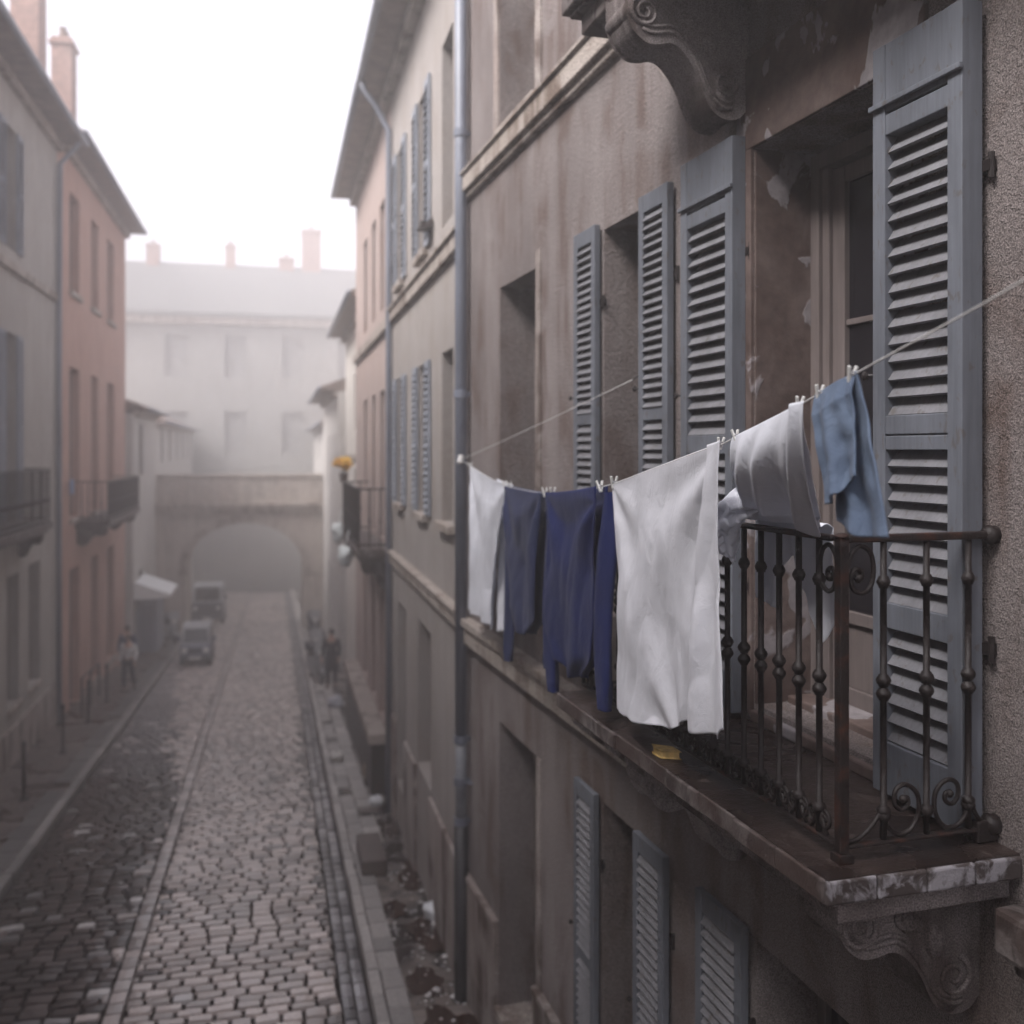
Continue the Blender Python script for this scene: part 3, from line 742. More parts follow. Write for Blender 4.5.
# --- B2: beige house beyond the drainpipe
X = 2.02
b2 = thing('town_house', 'beige rendered house just beyond the near drainpipe with tall pale blue shutters', 'house', ST, (X, 14, G(14)), 'houses along the street')
o2 = [(13.55, 14.35, 2.75, 5.0), (16.1, 16.9, 2.75, 5.0), (13.55, 14.35, -.88, 1.2), (16.1, 16.9, -.88, 1.2), (13.2, 14.5, -4.55, -2.45), (15.8, 17.0, -5.6, -2.55), (11.5, 12.3, -.88, 1.2), (11.5, 12.3, 2.75, 5.0)]
m = MB(); facade(m, X, 10.85, 17.86, -9, 6.3, o2, .3, 1); shell(m, X, 9, 10.85, 17.86, -9, 6.3); part('wall', m, M_B2, b2)
for q in o2: window(b2, X, q, 1, .3)
for q in (o2[0], o2[1], o2[2], o2[3]): simple_shutters(b2, X, 1, q, .4)
for q in (o2[0], o2[1], o2[2], o2[3], o2[6]):
    part('sill', MB().box(X - .09, X + .02, q[0] - .1, q[1] + .1, q[2] - .1, q[2] + .003), M_TRIM, b2, bevel=.01)
for za, zb in ((2.24, 2.42), (-1.97, -1.80)):
    part('string_course', MB().box(X - .08, X + .02, 10.86, 17.85, za, zb).box(X - .12, X + .02, 10.86, 17.85, zb, zb + .05), M_TRIM, b2, bevel=.01)
part('plinth', MB().box(X - .05, X + .02, 10.86, 13.18, -9, -4.6).box(X - .05, X + .02, 14.52, 15.78, -9, -4.6).box(X - .05, X + .02, 17.02, 17.8, -9, -4.6), M_NEARD, b2, bevel=.01)
rect_roof(b2, X, 1, 10.7, 17.88, 6.42, .52)
chimney(b2, 2.0 + .6, 3.3, 15.0, 15.9, 6.0, 8.9)
m = MB().box(X - .16, X + .01, 13.0, 13.12, 2.95, 3.0).prism([(X - .22, 2.88), (X - .02, 2.9), (X - .02, 3.05)], 'y', 12.95, 13.15)
part('wall_hook', m, M_IRON2, b2)
pp = part('drainpipe', MB().tube([(X - .56, 17.55, 6.47), (X - .5, 17.55, 6.25), (X - .3, 17.55, 6.0), (X - .08, 17.55, 5.6), (X - .08, 17.55, 3), (X - .08, 17.55, -6.4)], .055, 10), M_PIPE, b2, smooth=True)

# --- B3: pinkish house
b3 = thing('town_house', 'pinkish house on the right with narrow iron balcony and long low ledge', 'house', ST, (X, 22, G(22)), 'houses along the street')
o3 = []
for ya, yb in ((19.0, 19.9), (20.7, 21.6), (22.6, 23.6)):
    o3 += [(ya, yb, 2.7, 4.8), (ya, yb, -1.7 if yb < 22 else -.9, 1.15), (ya, yb + .1, -5.2, -2.55)]
m = MB(); facade(m, X, 17.88, 25.9, -10, 6.35, o3, .28, 1); shell(m, X, 9, 17.88, 25.9, -10, 6.35); part('wall', m, M_B3, b3)
for q in o3: window(b3, X, q, 1, .28)
part('string_course', MB().box(X - .09, X + .02, 17.9, 25.88, 2.2, 2.4), M_TRIM, b3, bevel=.01)
rect_roof(b3, X, 1, 17.9, 26.0, 6.45, .52)
balcony(b3, X, 1, 17.95, 22.3, -1.78, .62, 1.08)
led = part('shopfront_ledge', MB().box(X - .34, X + .02, 18.6, 25.4, -5.46, -5.26), M_TRIM, b3, bevel=.015)
part('ledge_base', MB().box(X - .28, X + .02, 18.7, 25.3, -8, -5.461), M_IRON2, led)
# --- B4, B5
b4 = thing('town_house', 'low whitish house set back beyond the pinkish one with a projecting roof edge', 'house', ST, (2.45, 31, G(31)), 'houses along the street')
o4 = [(27.5, 28.5, .6, 2.4), (31, 32, .6, 2.4), (27.5, 28.5, -2.6, -.6), (31, 32, -2.6, -.6), (29, 30.2, -7.2, -4.6)]
m = MB(); facade(m, 2.45, 26.02, 36, -11, 3.9, o4, .25, 1); shell(m, 2.45, 9, 26.02, 36, -11, 3.9); part('wall', m, M_B4, b4)
for q in o4: window(b4, 2.45, q, 1, .25)
part('string_course', MB().box(2.38, 2.47, 26.04, 35.9, -.3, -.15), M_TRIM, b4)
rect_roof(b4, 2.45, 1, 26.03, 36.3, 4.0, .55, 6, 1.6)
b5 = thing('town_house', 'low grey house on the right that meets the stone archway', 'house', ST, (2.2, 42, G(42)), 'houses along the street')
o5 = [(38, 39, -1.5, .6), (42, 43, -1.5, .6), (38, 39, -6.8, -4.4), (41.5, 43, -8, -4.6)]
m = MB(); facade(m, 2.2, 36.02, 47.4, -12, 2.1, o5, .25, 1); shell(m, 2.2, 9, 36.02, 47.4, -12, 2.1); part('wall', m, M_L3, b5)
for q in o5: window(b5, 2.2, q, 1, .25)
rect_roof(b5, 2.2, 1, 36.4, 47.6, 2.15, .6, 6, 1.6)

# --- left row
XL = -5.5
a1 = thing('town_house', 'grey house at the left edge with pale shutters and a black iron balcony', 'house', ST, (XL, 20, G(20)), 'houses along the street')
oL = []
for ya, yb in ((22.75, 23.7), (18.3, 19.3), (13.8, 14.8)):
    oL += [(ya, yb, 4.3, 6.9), (ya, yb, -1.55, 2.5)]
oL += [(23.0, 24.0, -5.5, -2.7), (24.9, 26.0, -5.5, -2.65), (19, 20, -5.3, -2.7)]
m = MB(); facade(m, XL, -24, 27.95, -10, 7.75, oL, .3, -1); shell(m, XL, -13, -24, 27.95, -10, 7.75); part('wall', m, M_L1, a1)
for q in oL: window(a1, XL, q, -1, .3)
for q in oL[:6]: simple_shutters(a1, XL, -1, q, .5)
part('string_course', MB().box(XL - .02, XL + .09, -24, 27.9, 3.82, 4.0), M_TRIM, a1, bevel=.01)
part('plinth', MB().box(XL - .02, XL + .06, -24, 27.9, -10, -5.95), M_NEARD, a1, bevel=.01)
for q in oL[6:]: part('sill', MB().box(XL - .02, XL + .08, q[0] - .08, q[1] + .08, q[2] - .12, q[2] + .003), M_TRIM, a1, bevel=.01)
rect_roof(a1, XL, -1, -24, 28.1, 7.95, .65)
chimney(a1, -6.35, -5.7, 26.8, 27.7, 8.0, 13.5)
balcony(a1, XL, -1, 16.5, 24.4, -1.62, .62, 1.2)
part('drainpipe', MB().tube([(XL + .6, 27.7, 7.95), (XL + .45, 27.7, 7.75), (XL + .12, 27.7, 7.35), (XL + .1, 27.7, 3), (XL + .1, 27.7, -7.2)], .07, 10), M_PIPE, a1, smooth=True)
a2 = thing('town_house', 'salmon coloured house on the left with narrow windows and a railed balcony', 'house', ST, (XL, 34, G(34)), 'houses along the street')
oM = []
for ya, yb in ((29.6, 31.0), (32.9, 34.2), (35.9, 37.4)):
    oM += [(ya, yb, 4.4, 7.15), (ya, yb, -1.9 if yb < 37 else -1.2, 2.3), (ya, yb, -7.2, -3.3)]
m = MB(); facade(m, XL, 27.97, 40.1, -11, 8.0, oM, .3, -1); shell(m, XL, -13, 27.97, 40.1, -11, 8.0); part('wall', m, M_L2, a2)
for q in oM: window(a2, XL, q, -1, .3)
for q in oM: part('sill', MB().box(XL - .02, XL + .1, q[0] - .12, q[1] + .12, q[2] - .14, q[2] + .003), M_TRIM, a2, bevel=.01)
rect_roof(a2, XL, -1, 27.9, 40.3, 8.2, .65, 7, 2.6)
chimney(a2, -6.3, -5.75, 31.2, 32.0, 8.2, 12.0)
balcony(a2, XL, -1, 30.3, 37.0, -2.0, .93, 1.1)
part('balcony_sign', MB().box(XL + .1, XL + .13, 29.1, 29.5, -1.2, -.8), plain('blue_enamel', (.08, .16, .34), .4), a2)
a3 = thing('town_house', 'pale grey house on the left beside the stone archway behind a white awning', 'house', ST, (-5.25, 44, G(44)), 'houses along the street')
oN = [(42, 43.2, -1, 1), (42, 43.2, -7, -4.8)]
m = MB(); facade(m, -5.25, 40.3, 47.4, -12, 1.4, oN, .25, -1); shell(m, -5.25, -13, 40.3, 47.4, -12, 1.4); part('wall', m, M_L3, a3)
for q in oN: window(a3, -5.25, q, -1, .25)
rect_roof(a3, -5.25, -1, 40.32, 47.6, 1.5, .5, 6, 1.6)

# --- archway
AY0, AY1 = 47.5, 50.5
ac, ah, sp, rise = -1.33, 2.6, -5.5, 2.15
arch = thing('stone_archway', 'stone archway bridging the street with a low wall on top', 'archway', ST, (ac, 49, G(49)))
arc = [(ac - ah * math.cos(t), sp + rise * math.sin(t)) for t in [math.pi * i / 24 for i in range(25)]]
m = MB()
for z0_, z1_, in ((-12, sp),):
    m.box(-5.24, ac - ah, AY0, AY1, z0_, z1_).box(ac + ah, 2.6, AY0, AY1, z0_, z1_)
m.prism([(-5.24, sp)] + arc + [(2.6, sp), (2.6, -2.9), (-5.24, -2.9)], 'y', AY0, AY1)
part('arch_wall', m, M_STONE, arch)
part('cornice', MB().box(-5.24, 2.6, AY0 - .18, AY1 + .18, -2.9, -2.62).box(-5.24, 2.6, AY0 - .3, AY1 + .3, -2.62, -2.42), M_TRIM, arch, bevel=.03)
m = MB().box(-5.24, 2.6, AY0 + .02, AY0 + .3, -2.42, -1.25).box(-5.24, 2.6, AY0 - .04, AY0 + .36, -1.25, -1.1)
m.box(-5.24, 2.6, AY1 - .3, AY1, -2.42, -1.25)
part('parapet', m, M_STONE, arch, bevel=.02)
vo = MB(); inner = arc; outer = [(ac - (ah + .38) * math.cos(t), sp + (rise + .32) * math.sin(t)) for t in [math.pi * i / 24 for i in range(25)]]
for i in range(24):
    q = [inner[i], inner[i + 1], outer[i + 1], outer[i]]
    vo.prism([(lerp(sum(a_[0] for a_ in q) / 4, a_[0], .97), lerp(sum(a_[1] for a_ in q) / 4, a_[1], .97)) for a_ in q], 'y', AY0 - .06, AY0 + .02)
vo.box(ac - ah - .4, ac - ah + .04, AY0 - .08, AY0 + .1, sp - .18, sp).box(ac + ah - .04, ac + ah + .4, AY0 - .08, AY0 + .1, sp - .18, sp)
part('voussoirs', vo, M_TRIM, arch)

# --- beyond the arch
far = thing('large_building', 'large pale building closing the street far behind the archway with chimneys on its long roof', 'building', ST, (-2, 74, G(74)))
oF = []
M_FARWIN = plain('haze_toned_far_window', (.22, .215, .21), .6)  # haze put into the colour: panes kept close to the wall tone
M_FAR = stucco('far_render', (.23, .225, .215), (.27, .265, .255), (.2, .19, .18), .4, .3)
M_FARROOF = plain('far_slates', (.13, .13, .13), .85, var=.2)
for x in (-15.5, -11.5, -7.5, -3.5, .5, 4.5, 8.5, 12.5):
    for z in (5.2, -.2, -5.4): oF.append((x, x + 1.5, z, z + 2.9))
m = MB(); mm = MB(); facade(mm, 0, -20, 20, -14, 9.4, oF, .35, 1)
m.add([(y, 74 + x, z) for x, y, z in mm.v], mm.f); m.box(-20, 20, 75.5, 86, -14, 9.4); part('wall', m, M_FAR, far)
for q in oF:
    w_ = MB().box(q[0], q[1], 74.28, 74.34, q[2], q[3]); f_ = part('window', w_, M_FARWIN, far)
part('cornice', MB().box(-20.3, 20.3, 73.4, 74.1, 8.9, 9.4), M_TRIM, far, bevel=.05)
part('roof', MB().prism([(73.2, 9.4), (86.5, 9.4), (86.5, 9.8), (79, 13.9), (78, 13.9), (73.2, 9.7)], 'x', -20.5, 20.5), M_FARROOF, far)
for x, w_, z in ((-9.2, .9, 15.2), (-3.6, .7, 15.4), (.3, 1.1, 14.6), (2.0, 1.4, 16.8), (-14, 1, 15)):
    chimney(far, x, x + w_, 77.6, 78.6, 13, z)
lb = thing('town_house', 'hazy grey house seen through the archway on the left', 'house', ST, (-5.6, 60, G(60)), 'houses along the street')
oQ = [(y, y + 1.1, z, z + 2.0) for y in (53, 57, 61, 65, 69) for z in (-7.6, -4.2, -.6)]
m = MB(); facade(m, -5.6, 50.6, 73, -13, 1.2, oQ, .25, -1); shell(m, -5.6, -13, 50.6, 73, -13, 1.2); part('wall', m, M_L3, lb)
for q in oQ: window(lb, -5.6, q, -1, .25)
rect_roof(lb, -5.6, -1, 50.62, 73, 1.3, .5, 6, 1.6)
rb = thing('town_house', 'hazy grey house seen through the archway on the right', 'house', ST, (2.7, 60, G(60)), 'houses along the street')
m = MB(); facade(m, 2.7, 50.6, 73, -13, 1.2, oQ, .25, 1); shell(m, 2.7, 10, 50.6, 73, -13, 1.2); part('wall', m, M_L3, rb)
for q in oQ: window(rb, 2.7, q, 1, .25)
rect_roof(rb, 2.7, 1, 50.62, 73, 1.3, .5, 6, 1.6)

# ================================================================== GROUND
def sheet(x0, x1, y0, y1, dz, ny=1):
    m = MB()
    for i in range(ny):
        a, b = lerp(y0, y1, i / ny), lerp(y0, y1, (i + 1) / ny)
        m.add([(x0, a, G(a) + dz), (x1, a, G(a) + dz), (x1, b, G(b) + dz), (x0, b, G(b) + dz)], [(0, 1, 2, 3)])
    return m
M_SOIL = plain('dark_wet_joint', (.018, .013, .012), .95, var=.3, scale=8, bump=.4, spec=.05)
M_GROUND = plain('ground', (.12, .10, .09), .8, var=.3, scale=2)
struct('ground', sheet(-300, 300, -100, 400, -.10), M_GROUND)
KL, KR = -3.75, 1.02
struct('road_bed', sheet(KL, KR, -20, 74, -.035), M_SOIL)
# cobbles: one domed block per stone
def stone_mat():
    t = NT('worn_wet_cobbles'); at = t.n('ShaderNodeAttribute'); at.attribute_name = 'tone'
    a = t.noise(40, 5); b = t.noise(1.1, 6, dist=.5); c = t.noise(160, 3)
    col = t.mix(.5, at.outputs['Color'], t.ramp(a, [(.3, .3), (.7, .7)]), 'OVERLAY')
    r = t.mix(.5, t.ramp(b, [(.38, .22), (.62, .5)]), t.ramp(a, [(.3, .25), (.7, .6)]))
    t.l(t.ramp(at.outputs['Fac'], [(.03, .12), (.2, .6)]), t.p.inputs['Specular IOR Level'])
    t.p.inputs['Coat Weight'].default_value = .6; t.l(t.ramp(b, [(.40, .08), (.6, .25)]), t.p.inputs['Coat Roughness']); t.p.inputs['Coat IOR'].default_value = 1.45
    return t.done(col, r, t.bump(c, .3, .003, t.bump(a, .4, .005)), 0, .5)
M_COB = stone_mat()
cob = MB()
def cobble(cx, cy, lx, ly, tone, h=.020):
    g_ = 4; n0 = len(cob.v); tx, ty = random.gauss(0, .013), random.gauss(0, .013); dz = random.gauss(0, .004); rot = random.gauss(0, .012); jz = [[random.gauss(0, .0013) for _ in range(5)] for _ in range(5)]
    for j in range(g_ + 1):
        for i in range(g_ + 1):
            u_, v_ = (-1, -.88, 0, .88, 1)[i], (-1, -.82, 0, .82, 1)[j]
            k = 1 - .05 * (u_ * u_) * (v_ * v_)      # slightly rounded corners
            x = u_ * lx / 2 * k; y = v_ * ly / 2 * k
            e = max(abs(u_), abs(v_)); z = (h - .004 * (u_ * u_ + v_ * v_) + jz[j][i] if e < .99 else -.03) + tx * x * 2 + ty * y * 2
            X_ = cx + x - rot * y; Y_ = cy + y + rot * x
            cob.v.append((X_, Y_, G(Y_) + z + dz)); cob.c.append(tone)
    for j in range(g_):
        for i in range(g_): cob.f.append((n0 + j * 5 + i, n0 + j * 5 + i + 1, n0 + j * 5 + i + 6, n0 + j * 5 + i + 5))
def tone_at(x, y):
    q = noise.noise(Vector((x * .5, y * .16, 3.1))) + .5 * noise.noise(Vector((x * 1.6, y * .6, 1)))
    r = random.random()
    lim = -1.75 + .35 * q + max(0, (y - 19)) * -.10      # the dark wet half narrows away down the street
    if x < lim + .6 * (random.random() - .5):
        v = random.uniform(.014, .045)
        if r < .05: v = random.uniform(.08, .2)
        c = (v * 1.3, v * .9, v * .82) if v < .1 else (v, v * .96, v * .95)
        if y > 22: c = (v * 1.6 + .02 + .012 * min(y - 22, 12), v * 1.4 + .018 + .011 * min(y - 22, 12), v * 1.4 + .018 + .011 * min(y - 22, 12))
    else:
        v = random.uniform(.24, .52) * (1 + .3 * q)
        if r < .06: v *= .45
        if x > KR - .45: v *= random.choice((.3, .5, .9))
        c = (v * 1.08, v * .93, v * .86)
    if r > .99: c = (.45, .43, .42)
    return c
y = 7.6
while y < 72:
    ly = random.uniform(.165, .215) if y < 30 else .22; odd = not globals().get('odd', False)
    bands = ((KL + .02, -1.79), (-1.595, KR - .31))
    for b0_, b1_ in bands:
        x = b0_ - (.145 if odd else 0) - random.uniform(0, .08)
        while x < b1_ - .06:
            lx = random.uniform(.22, .34); xa = max(x, b0_); xb = min(x + lx, b1_)
            if xb - xa > .06: cobble((xa + xb) / 2, y + ly / 2 + random.gauss(0, .006), xb - xa - .020, ly - .022, tone_at((xa + xb) / 2, y))
            x += lx
    y += ly
# lengthwise bands: the shallow drain line and the gutter rows
for x0_, n_, w_ in ((-1.79, 1, .195), (KR - .31, 2, .145)):
    for i in range(n_):
        y = 7.6
        while y < 72:
            L = random.uniform(.22, .36); tt = tone_at(x0_ + .3 if x0_ < 0 else x0_, y)
            if x0_ < 0: v = random.uniform(.18, .42); tt = (v * 1.06, v * .93, v * .88)
            else: v = random.choice((.06, .1, .15, .24)); tt = (v, v * .95, v * 1.0)
            cobble(x0_ + (i + .5) * w_, y + L / 2, w_ - .008, L - .014, tt, .022 if x0_ < 0 else .012); y += L
struct('cobbled_road', cob, M_COB)

# pavements
def pave_mat(name, c, c2, wet):
    t = NT(name); a = t.noise(1.5, 7, dist=.9); b = t.noise(9, 6); c_ = t.noise(60, 5); br = t.n('ShaderNodeTexBrick')
    br.inputs['Scale'].default_value = 1.0; br.inputs['Brick Width'].default_value = .62; br.inputs['Row Height'].default_value = .42; br.inputs['Mortar Size'].default_value = .012
    br.inputs['Color1'].default_value = (.9, .9, .9, 1); br.inputs['Color2'].default_value = (.62, .6, .58, 1); br.inputs['Mortar'].default_value = (.2, .18, .17, 1)
    t.l(t.coord(), br.inputs['Vector'])
    col = t.mix(t.ramp(a, [(.49, 0.0), (.55, 1.0)]), c2, c)
    col = t.mix(1.0, col, br.outputs['Color'], 'MULTIPLY'); col = t.mix(.5, col, t.ramp(b, [(.3, .3), (.7, .7)]), 'OVERLAY')
    return t.done(col, t.ramp(a, [(.44, wet), (.53, .7)]), t.bump(c_, .5, .006, t.bump(b, .5, .012)), 0, .5)
M_PAVR = pave_mat('dirty_pavement', (.22, .185, .165), (.022, .012, .009), .12)
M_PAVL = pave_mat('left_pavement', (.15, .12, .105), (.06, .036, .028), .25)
H = .12
def pavement(name, x0, x1, mat):
    m = MB()
    def f(u_, v_):
        x = lerp(x0, x1, u_); y = lerp(-20, 73.5, v_); return (x, y, G(y) + H + .01 * noise.noise(Vector((x * 1.3, y * 1.3, 0))))
    m.grid(f, 8, 260); return struct(name, m, mat, smooth=True)
pavement('right_pavement', KR + .02, 4.2, M_PAVR); pavement('left_pavement', -6.3, KL - .02, M_PAVL)
def tone_rand(lo, hi): v = random.uniform(lo, hi); return (v * 1.03, v * .97, v * .92)
def kerb_mat():
    t = NT('kerb_stone'); at = t.n('ShaderNodeAttribute'); at.attribute_name = 'tone'; a = t.noise(22, 6); c = t.noise(80, 4)
    return t.done(t.mix(.5, at.outputs['Color'], t.ramp(a, [(.3, .3), (.7, .7)]), 'OVERLAY'), .5, t.bump(c, .4, .005, t.bump(a, .4, .01)), 0, .5)
M_KERB = kerb_mat()
def slabs(x0, x1, top, l0, l1, lo, hi, m, y0=7, y1=72, skip=0):
    y = y0
    while y < y1:
        L = random.uniform(l0, l1)
        if random.random() > skip:
            z0_ = G(y) + top; z1_ = G(y + L) + top; dz = random.gauss(0, .004); tt = tone_rand(lo, hi); j = random.gauss(0, .006)
            e = .012
            vs = [(x0 + j, y, z0_ - .3), (x1 + j, y, z0_ - .3), (x1 + j, y + L - .012, z1_ - .3), (x0 + j, y + L - .012, z1_ - .3),
                  (x0 + j, y, z0_ - e + dz), (x1 + j, y, z0_ - e + dz), (x1 + j, y + L - .012, z1_ - e + dz), (x0 + j, y + L - .012, z1_ - e + dz),
                  (x0 + j + e, y + e, z0_ + dz), (x1 + j - e, y + e, z0_ + dz), (x1 + j - e, y + L - .012 - e, z1_ + dz), (x0 + j + e, y + L - .012 - e, z1_ + dz)]
            m.add(vs, [(0, 1, 5, 4), (1, 2, 6, 5), (2, 3, 7, 6), (3, 0, 4, 7), (4, 5, 9, 8), (5, 6, 10, 9), (6, 7, 11, 10), (7, 4, 8, 11), (8, 9, 10, 11)], tt)
        y += L
kr = MB(); slabs(KR, KR + .13, .14, .35, .8, .26, .42, kr); slabs(KR + .145, KR + .38, .142, .3, .55, .2, .36, kr, skip=.04); slabs(KR + .39, KR + .66, .15, .5, .9, .26, .4, kr, y0=15.4, y1=40, skip=.1)
struct('right_kerb', kr, M_KERB)
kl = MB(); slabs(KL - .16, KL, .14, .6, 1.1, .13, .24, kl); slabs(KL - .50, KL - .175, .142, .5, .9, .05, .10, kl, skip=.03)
struct('left_kerb', kl, M_KERB)
# gravel and broken bits along the wall foot
gv = MB()
for i in range(1500):
    y = 8.6 + random.random() ** 1.7 * 14; x = random.uniform(1.35, 2.45)
    q = noise.noise(Vector((x * 2, y * 1.2, 5)))
    if q < .02 and random.random() < .75: continue
    r_ = random.uniform(.006, .028) * (1 if random.random() < .93 else 1.9); v = random.choice((.1, .2, .35, .5, .65))
    gv.c += []; n0 = len(gv.v); c_ = (x, y, G(y) + H + .008 + r_ * .4)
    gv.add([(c_[0] + r_ * random.uniform(.7, 1.3), c_[1], c_[2]), (c_[0], c_[1] + r_ * random.uniform(.7, 1.5), c_[2]), (c_[0] - r_, c_[1], c_[2]), (c_[0], c_[1] - r_, c_[2]), (c_[0], c_[1], c_[2] + r_ * .6), (c_[0], c_[1], c_[2] - r_ * .6)],
           [(0, 1, 4), (1, 2, 4), (2, 3, 4), (3, 0, 4), (1, 0, 5), (2, 1, 5), (3, 2, 5), (0, 3, 5)], (v, v * .97, v * .95))
struct('gravel', gv, M_KERB, kind='stuff')

# shallow brown puddles in the worn pavement
M_PUD = plain('muddy_water', (.035, .016, .010), .05, var=.2, scale=3, bump=0)
for cx, cy, rx, ry in ((1.85, 12.3, .25, .5), (1.62, 11.1, .2, .35), (1.95, 14.3, .22, .6), (1.75, 10.0, .28, .4), (1.55, 13.2, .14, .3), (1.8, 16.6, .16, .5), (2.0, 9.2, .3, .35)):
    m = MB(); P_ = []
    for k in range(36):
        a_ = k / 36 * 2 * math.pi; q_ = 1 + .55 * noise.noise(Vector((math.cos(a_) * 1.6 + cx * 9, math.sin(a_) * 1.6, cy)))
        x_, y_ = cx + rx * q_ * math.cos(a_), cy + ry * q_ * math.sin(a_); P_.append((x_, y_, G(y_) + H + .014))
    m.add(P_, [tuple(range(36))]); struct('puddle', m, M_PUD)
# blocks, sacks
solo('concrete_block', MB().box(1.22, 1.58, 14.5, 15.6, G(15) + H, G(15) + H + .26), plain('wet_block', (.07, .05, .042), .45, var=.3), ST, (1.4, 15, G(15) + H), 'dark wet block lying on the right pavement by the kerb', 'block', bevel=.02)
def sack(x, y, s, label, c=(.7, .72, .74), group=None):
    z = G(y) + H; m = MB().blob((x, y, z + s * .38), (s * .55, s * .5, s * .42), 16, 10, .5, x * 7 + y); m.blob((x + s * .1, y, z + s * .8), (s * .15, s * .12, s * .14), 8, 6, .4, y)
    solo('rubbish_bag', m, plain('bag_plastic', c, .4, var=.1, scale=9, bump=.5), ST, (x, y, z), label, 'rubbish bag', group, smooth=True)
sack(2.02, 12.75, .30, 'white bag against the wall beside the foot of the near drainpipe')
sack(1.75, 18.0, .22, 'small white bag lying before the stone ledge of the pinkish house')
m = MB().box(1.72, 1.95, 19.9, 20.25, G(20) + H, G(20) + H + .22); solo('cardboard_box', m, plain('cardboard', (.3, .22, .15), .85), ST, (1.8, 20, G(20) + H), 'small brown box on the pavement at the near end of the stone ledge', 'box', bevel=.01)
sack(1.25, 21.5, .26, 'pale crumpled bag on the right pavement near the kerb', (.6, .58, .55))
sack(1.62, 27.5, .4, 'grey rubbish bag at the feet of the person in the dark coat', (.35, .36, .4))

# bollards on the left
for i, (x, y) in enumerate(((-4.55, 20.2), (-4.6, 24.0), (-4.65, 27.4), (-4.65, 30.3))):
    z = G(y) + H
    lab = ['black iron post nearest to the camera on the left pavement', 'second black iron post along the left pavement', 'third black iron post, by the drainpipe of the grey house', 'farthest black iron post, before the salmon house'][i]
    t = thing('bollard', lab, 'bollard', ST, (x, y, z), 'iron posts along the left pavement')
    part('post', MB().lathe(x, y, [(.05, z), (.05, z + .06), (.034, z + .1), (.034, z + .98), (.045, z + 1.0), (.045, z + 1.05), (.03, z + 1.1), (.001, z + 1.12)], 12), M_IRON2, t, smooth=True)
    part('base', MB().lathe(x, y, [(.085, z), (.085, z + .02), (.06, z + .05)], 12), M_IRON2, t)
m = MB()
for z_ in (.55, .95): m.tube([(XL + .45, 28.8, G(28.8) + H + z_), (XL + .45, 31.5, G(31.5) + H + z_)], .025, 8)
for y in (28.8, 30.1, 31.5): m.tube([(XL + .45, y, G(y) + H), (XL + .45, y, G(y) + H + .95)], .03, 8)
solo('guard_rail', m, M_IRON2, ST, (XL + .45, 30, G(30) + H), 'low grey guard rail in front of the salmon house', 'railing')

# stall with white awning
sy, sx = 42.0, -4.55; z = G(sy) + H
stall = thing('market_stall', 'small grey kiosk under a sloping white awning before the archway', 'kiosk', ST, (sx, sy, z))
part('cabin', MB().box(sx - .68, sx + .1, sy - .9, sy + 1.4, z, z + 2.2), M_SHUTD, stall, bevel=.02)
part('door', MB().box(sx - .5, sx - .05, sy - .93, sy - .9, z + .05, z + 1.9), M_PIPE, stall, bevel=.01)
part('awning', MB().prism([(sx - .69, z + 2.85), (sx + .62, z + 2.35), (sx + .62, z + 2.28), (sx + .1, z + 2.21), (sx - .69, z + 2.2)], 'y', sy - 1.5, sy + 1.5), plain('white_canvas', (.75, .76, .76), .8, var=.05), stall, bevel=.01)

# lantern-like and flower things at the balcony of the pinkish house
fl = thing('flower_pot', 'pot of yellow flowers on the far corner of the right-hand balcony', 'flower pot', ST, (1.46, 22.1, -.70))
part('pot', MB().lathe(1.46, 22.1, [(.07, -.70), (.1, -.52), (.11, -.5)], 12), M_ROOF, fl, smooth=True)
m = MB()
for i in range(70):
    d = Vector((random.gauss(0, 1), random.gauss(0, 1), random.gauss(0, .7))).normalized() * random.uniform(.1, .21)
    m.obox((1.46 + d.x, 22.1 + d.y, -.30 + d.z * .7), (.045, .045, .008), Matrix.Rotation(random.uniform(0, 3), 3, d.normalized()))
part('flowers', m, plain('yellow_petals', (.75, .45, .05), .7, var=.2), fl)
part('stem', MB().tube([(1.46, 22.1, -.6), (1.46, 22.1, -.3)], .02, 6), plain('green_stem', (.06, .1, .03), .7), fl)
for (x, y, z, lab) in ((1.30, 21.6, -1.75, 'pale cloth bag hanging outside the far end of the right-hand balcony'), (1.32, 19.6, -2.05, 'white cloth bundle hanging below the near part of the right-hand balcony')):
    m = MB().blob((x, y, z), (.14, .14, .19), 14, 10, .5, y)
    m.tube([(x, y, z + .15), (1.40, y, z + .5)], .01, 6)
    solo('cloth_bag', m, plain('pale_canvas', (.66, .70, .69), .8, var=.08), ST, (x, y, z), lab, 'bag', smooth=True)

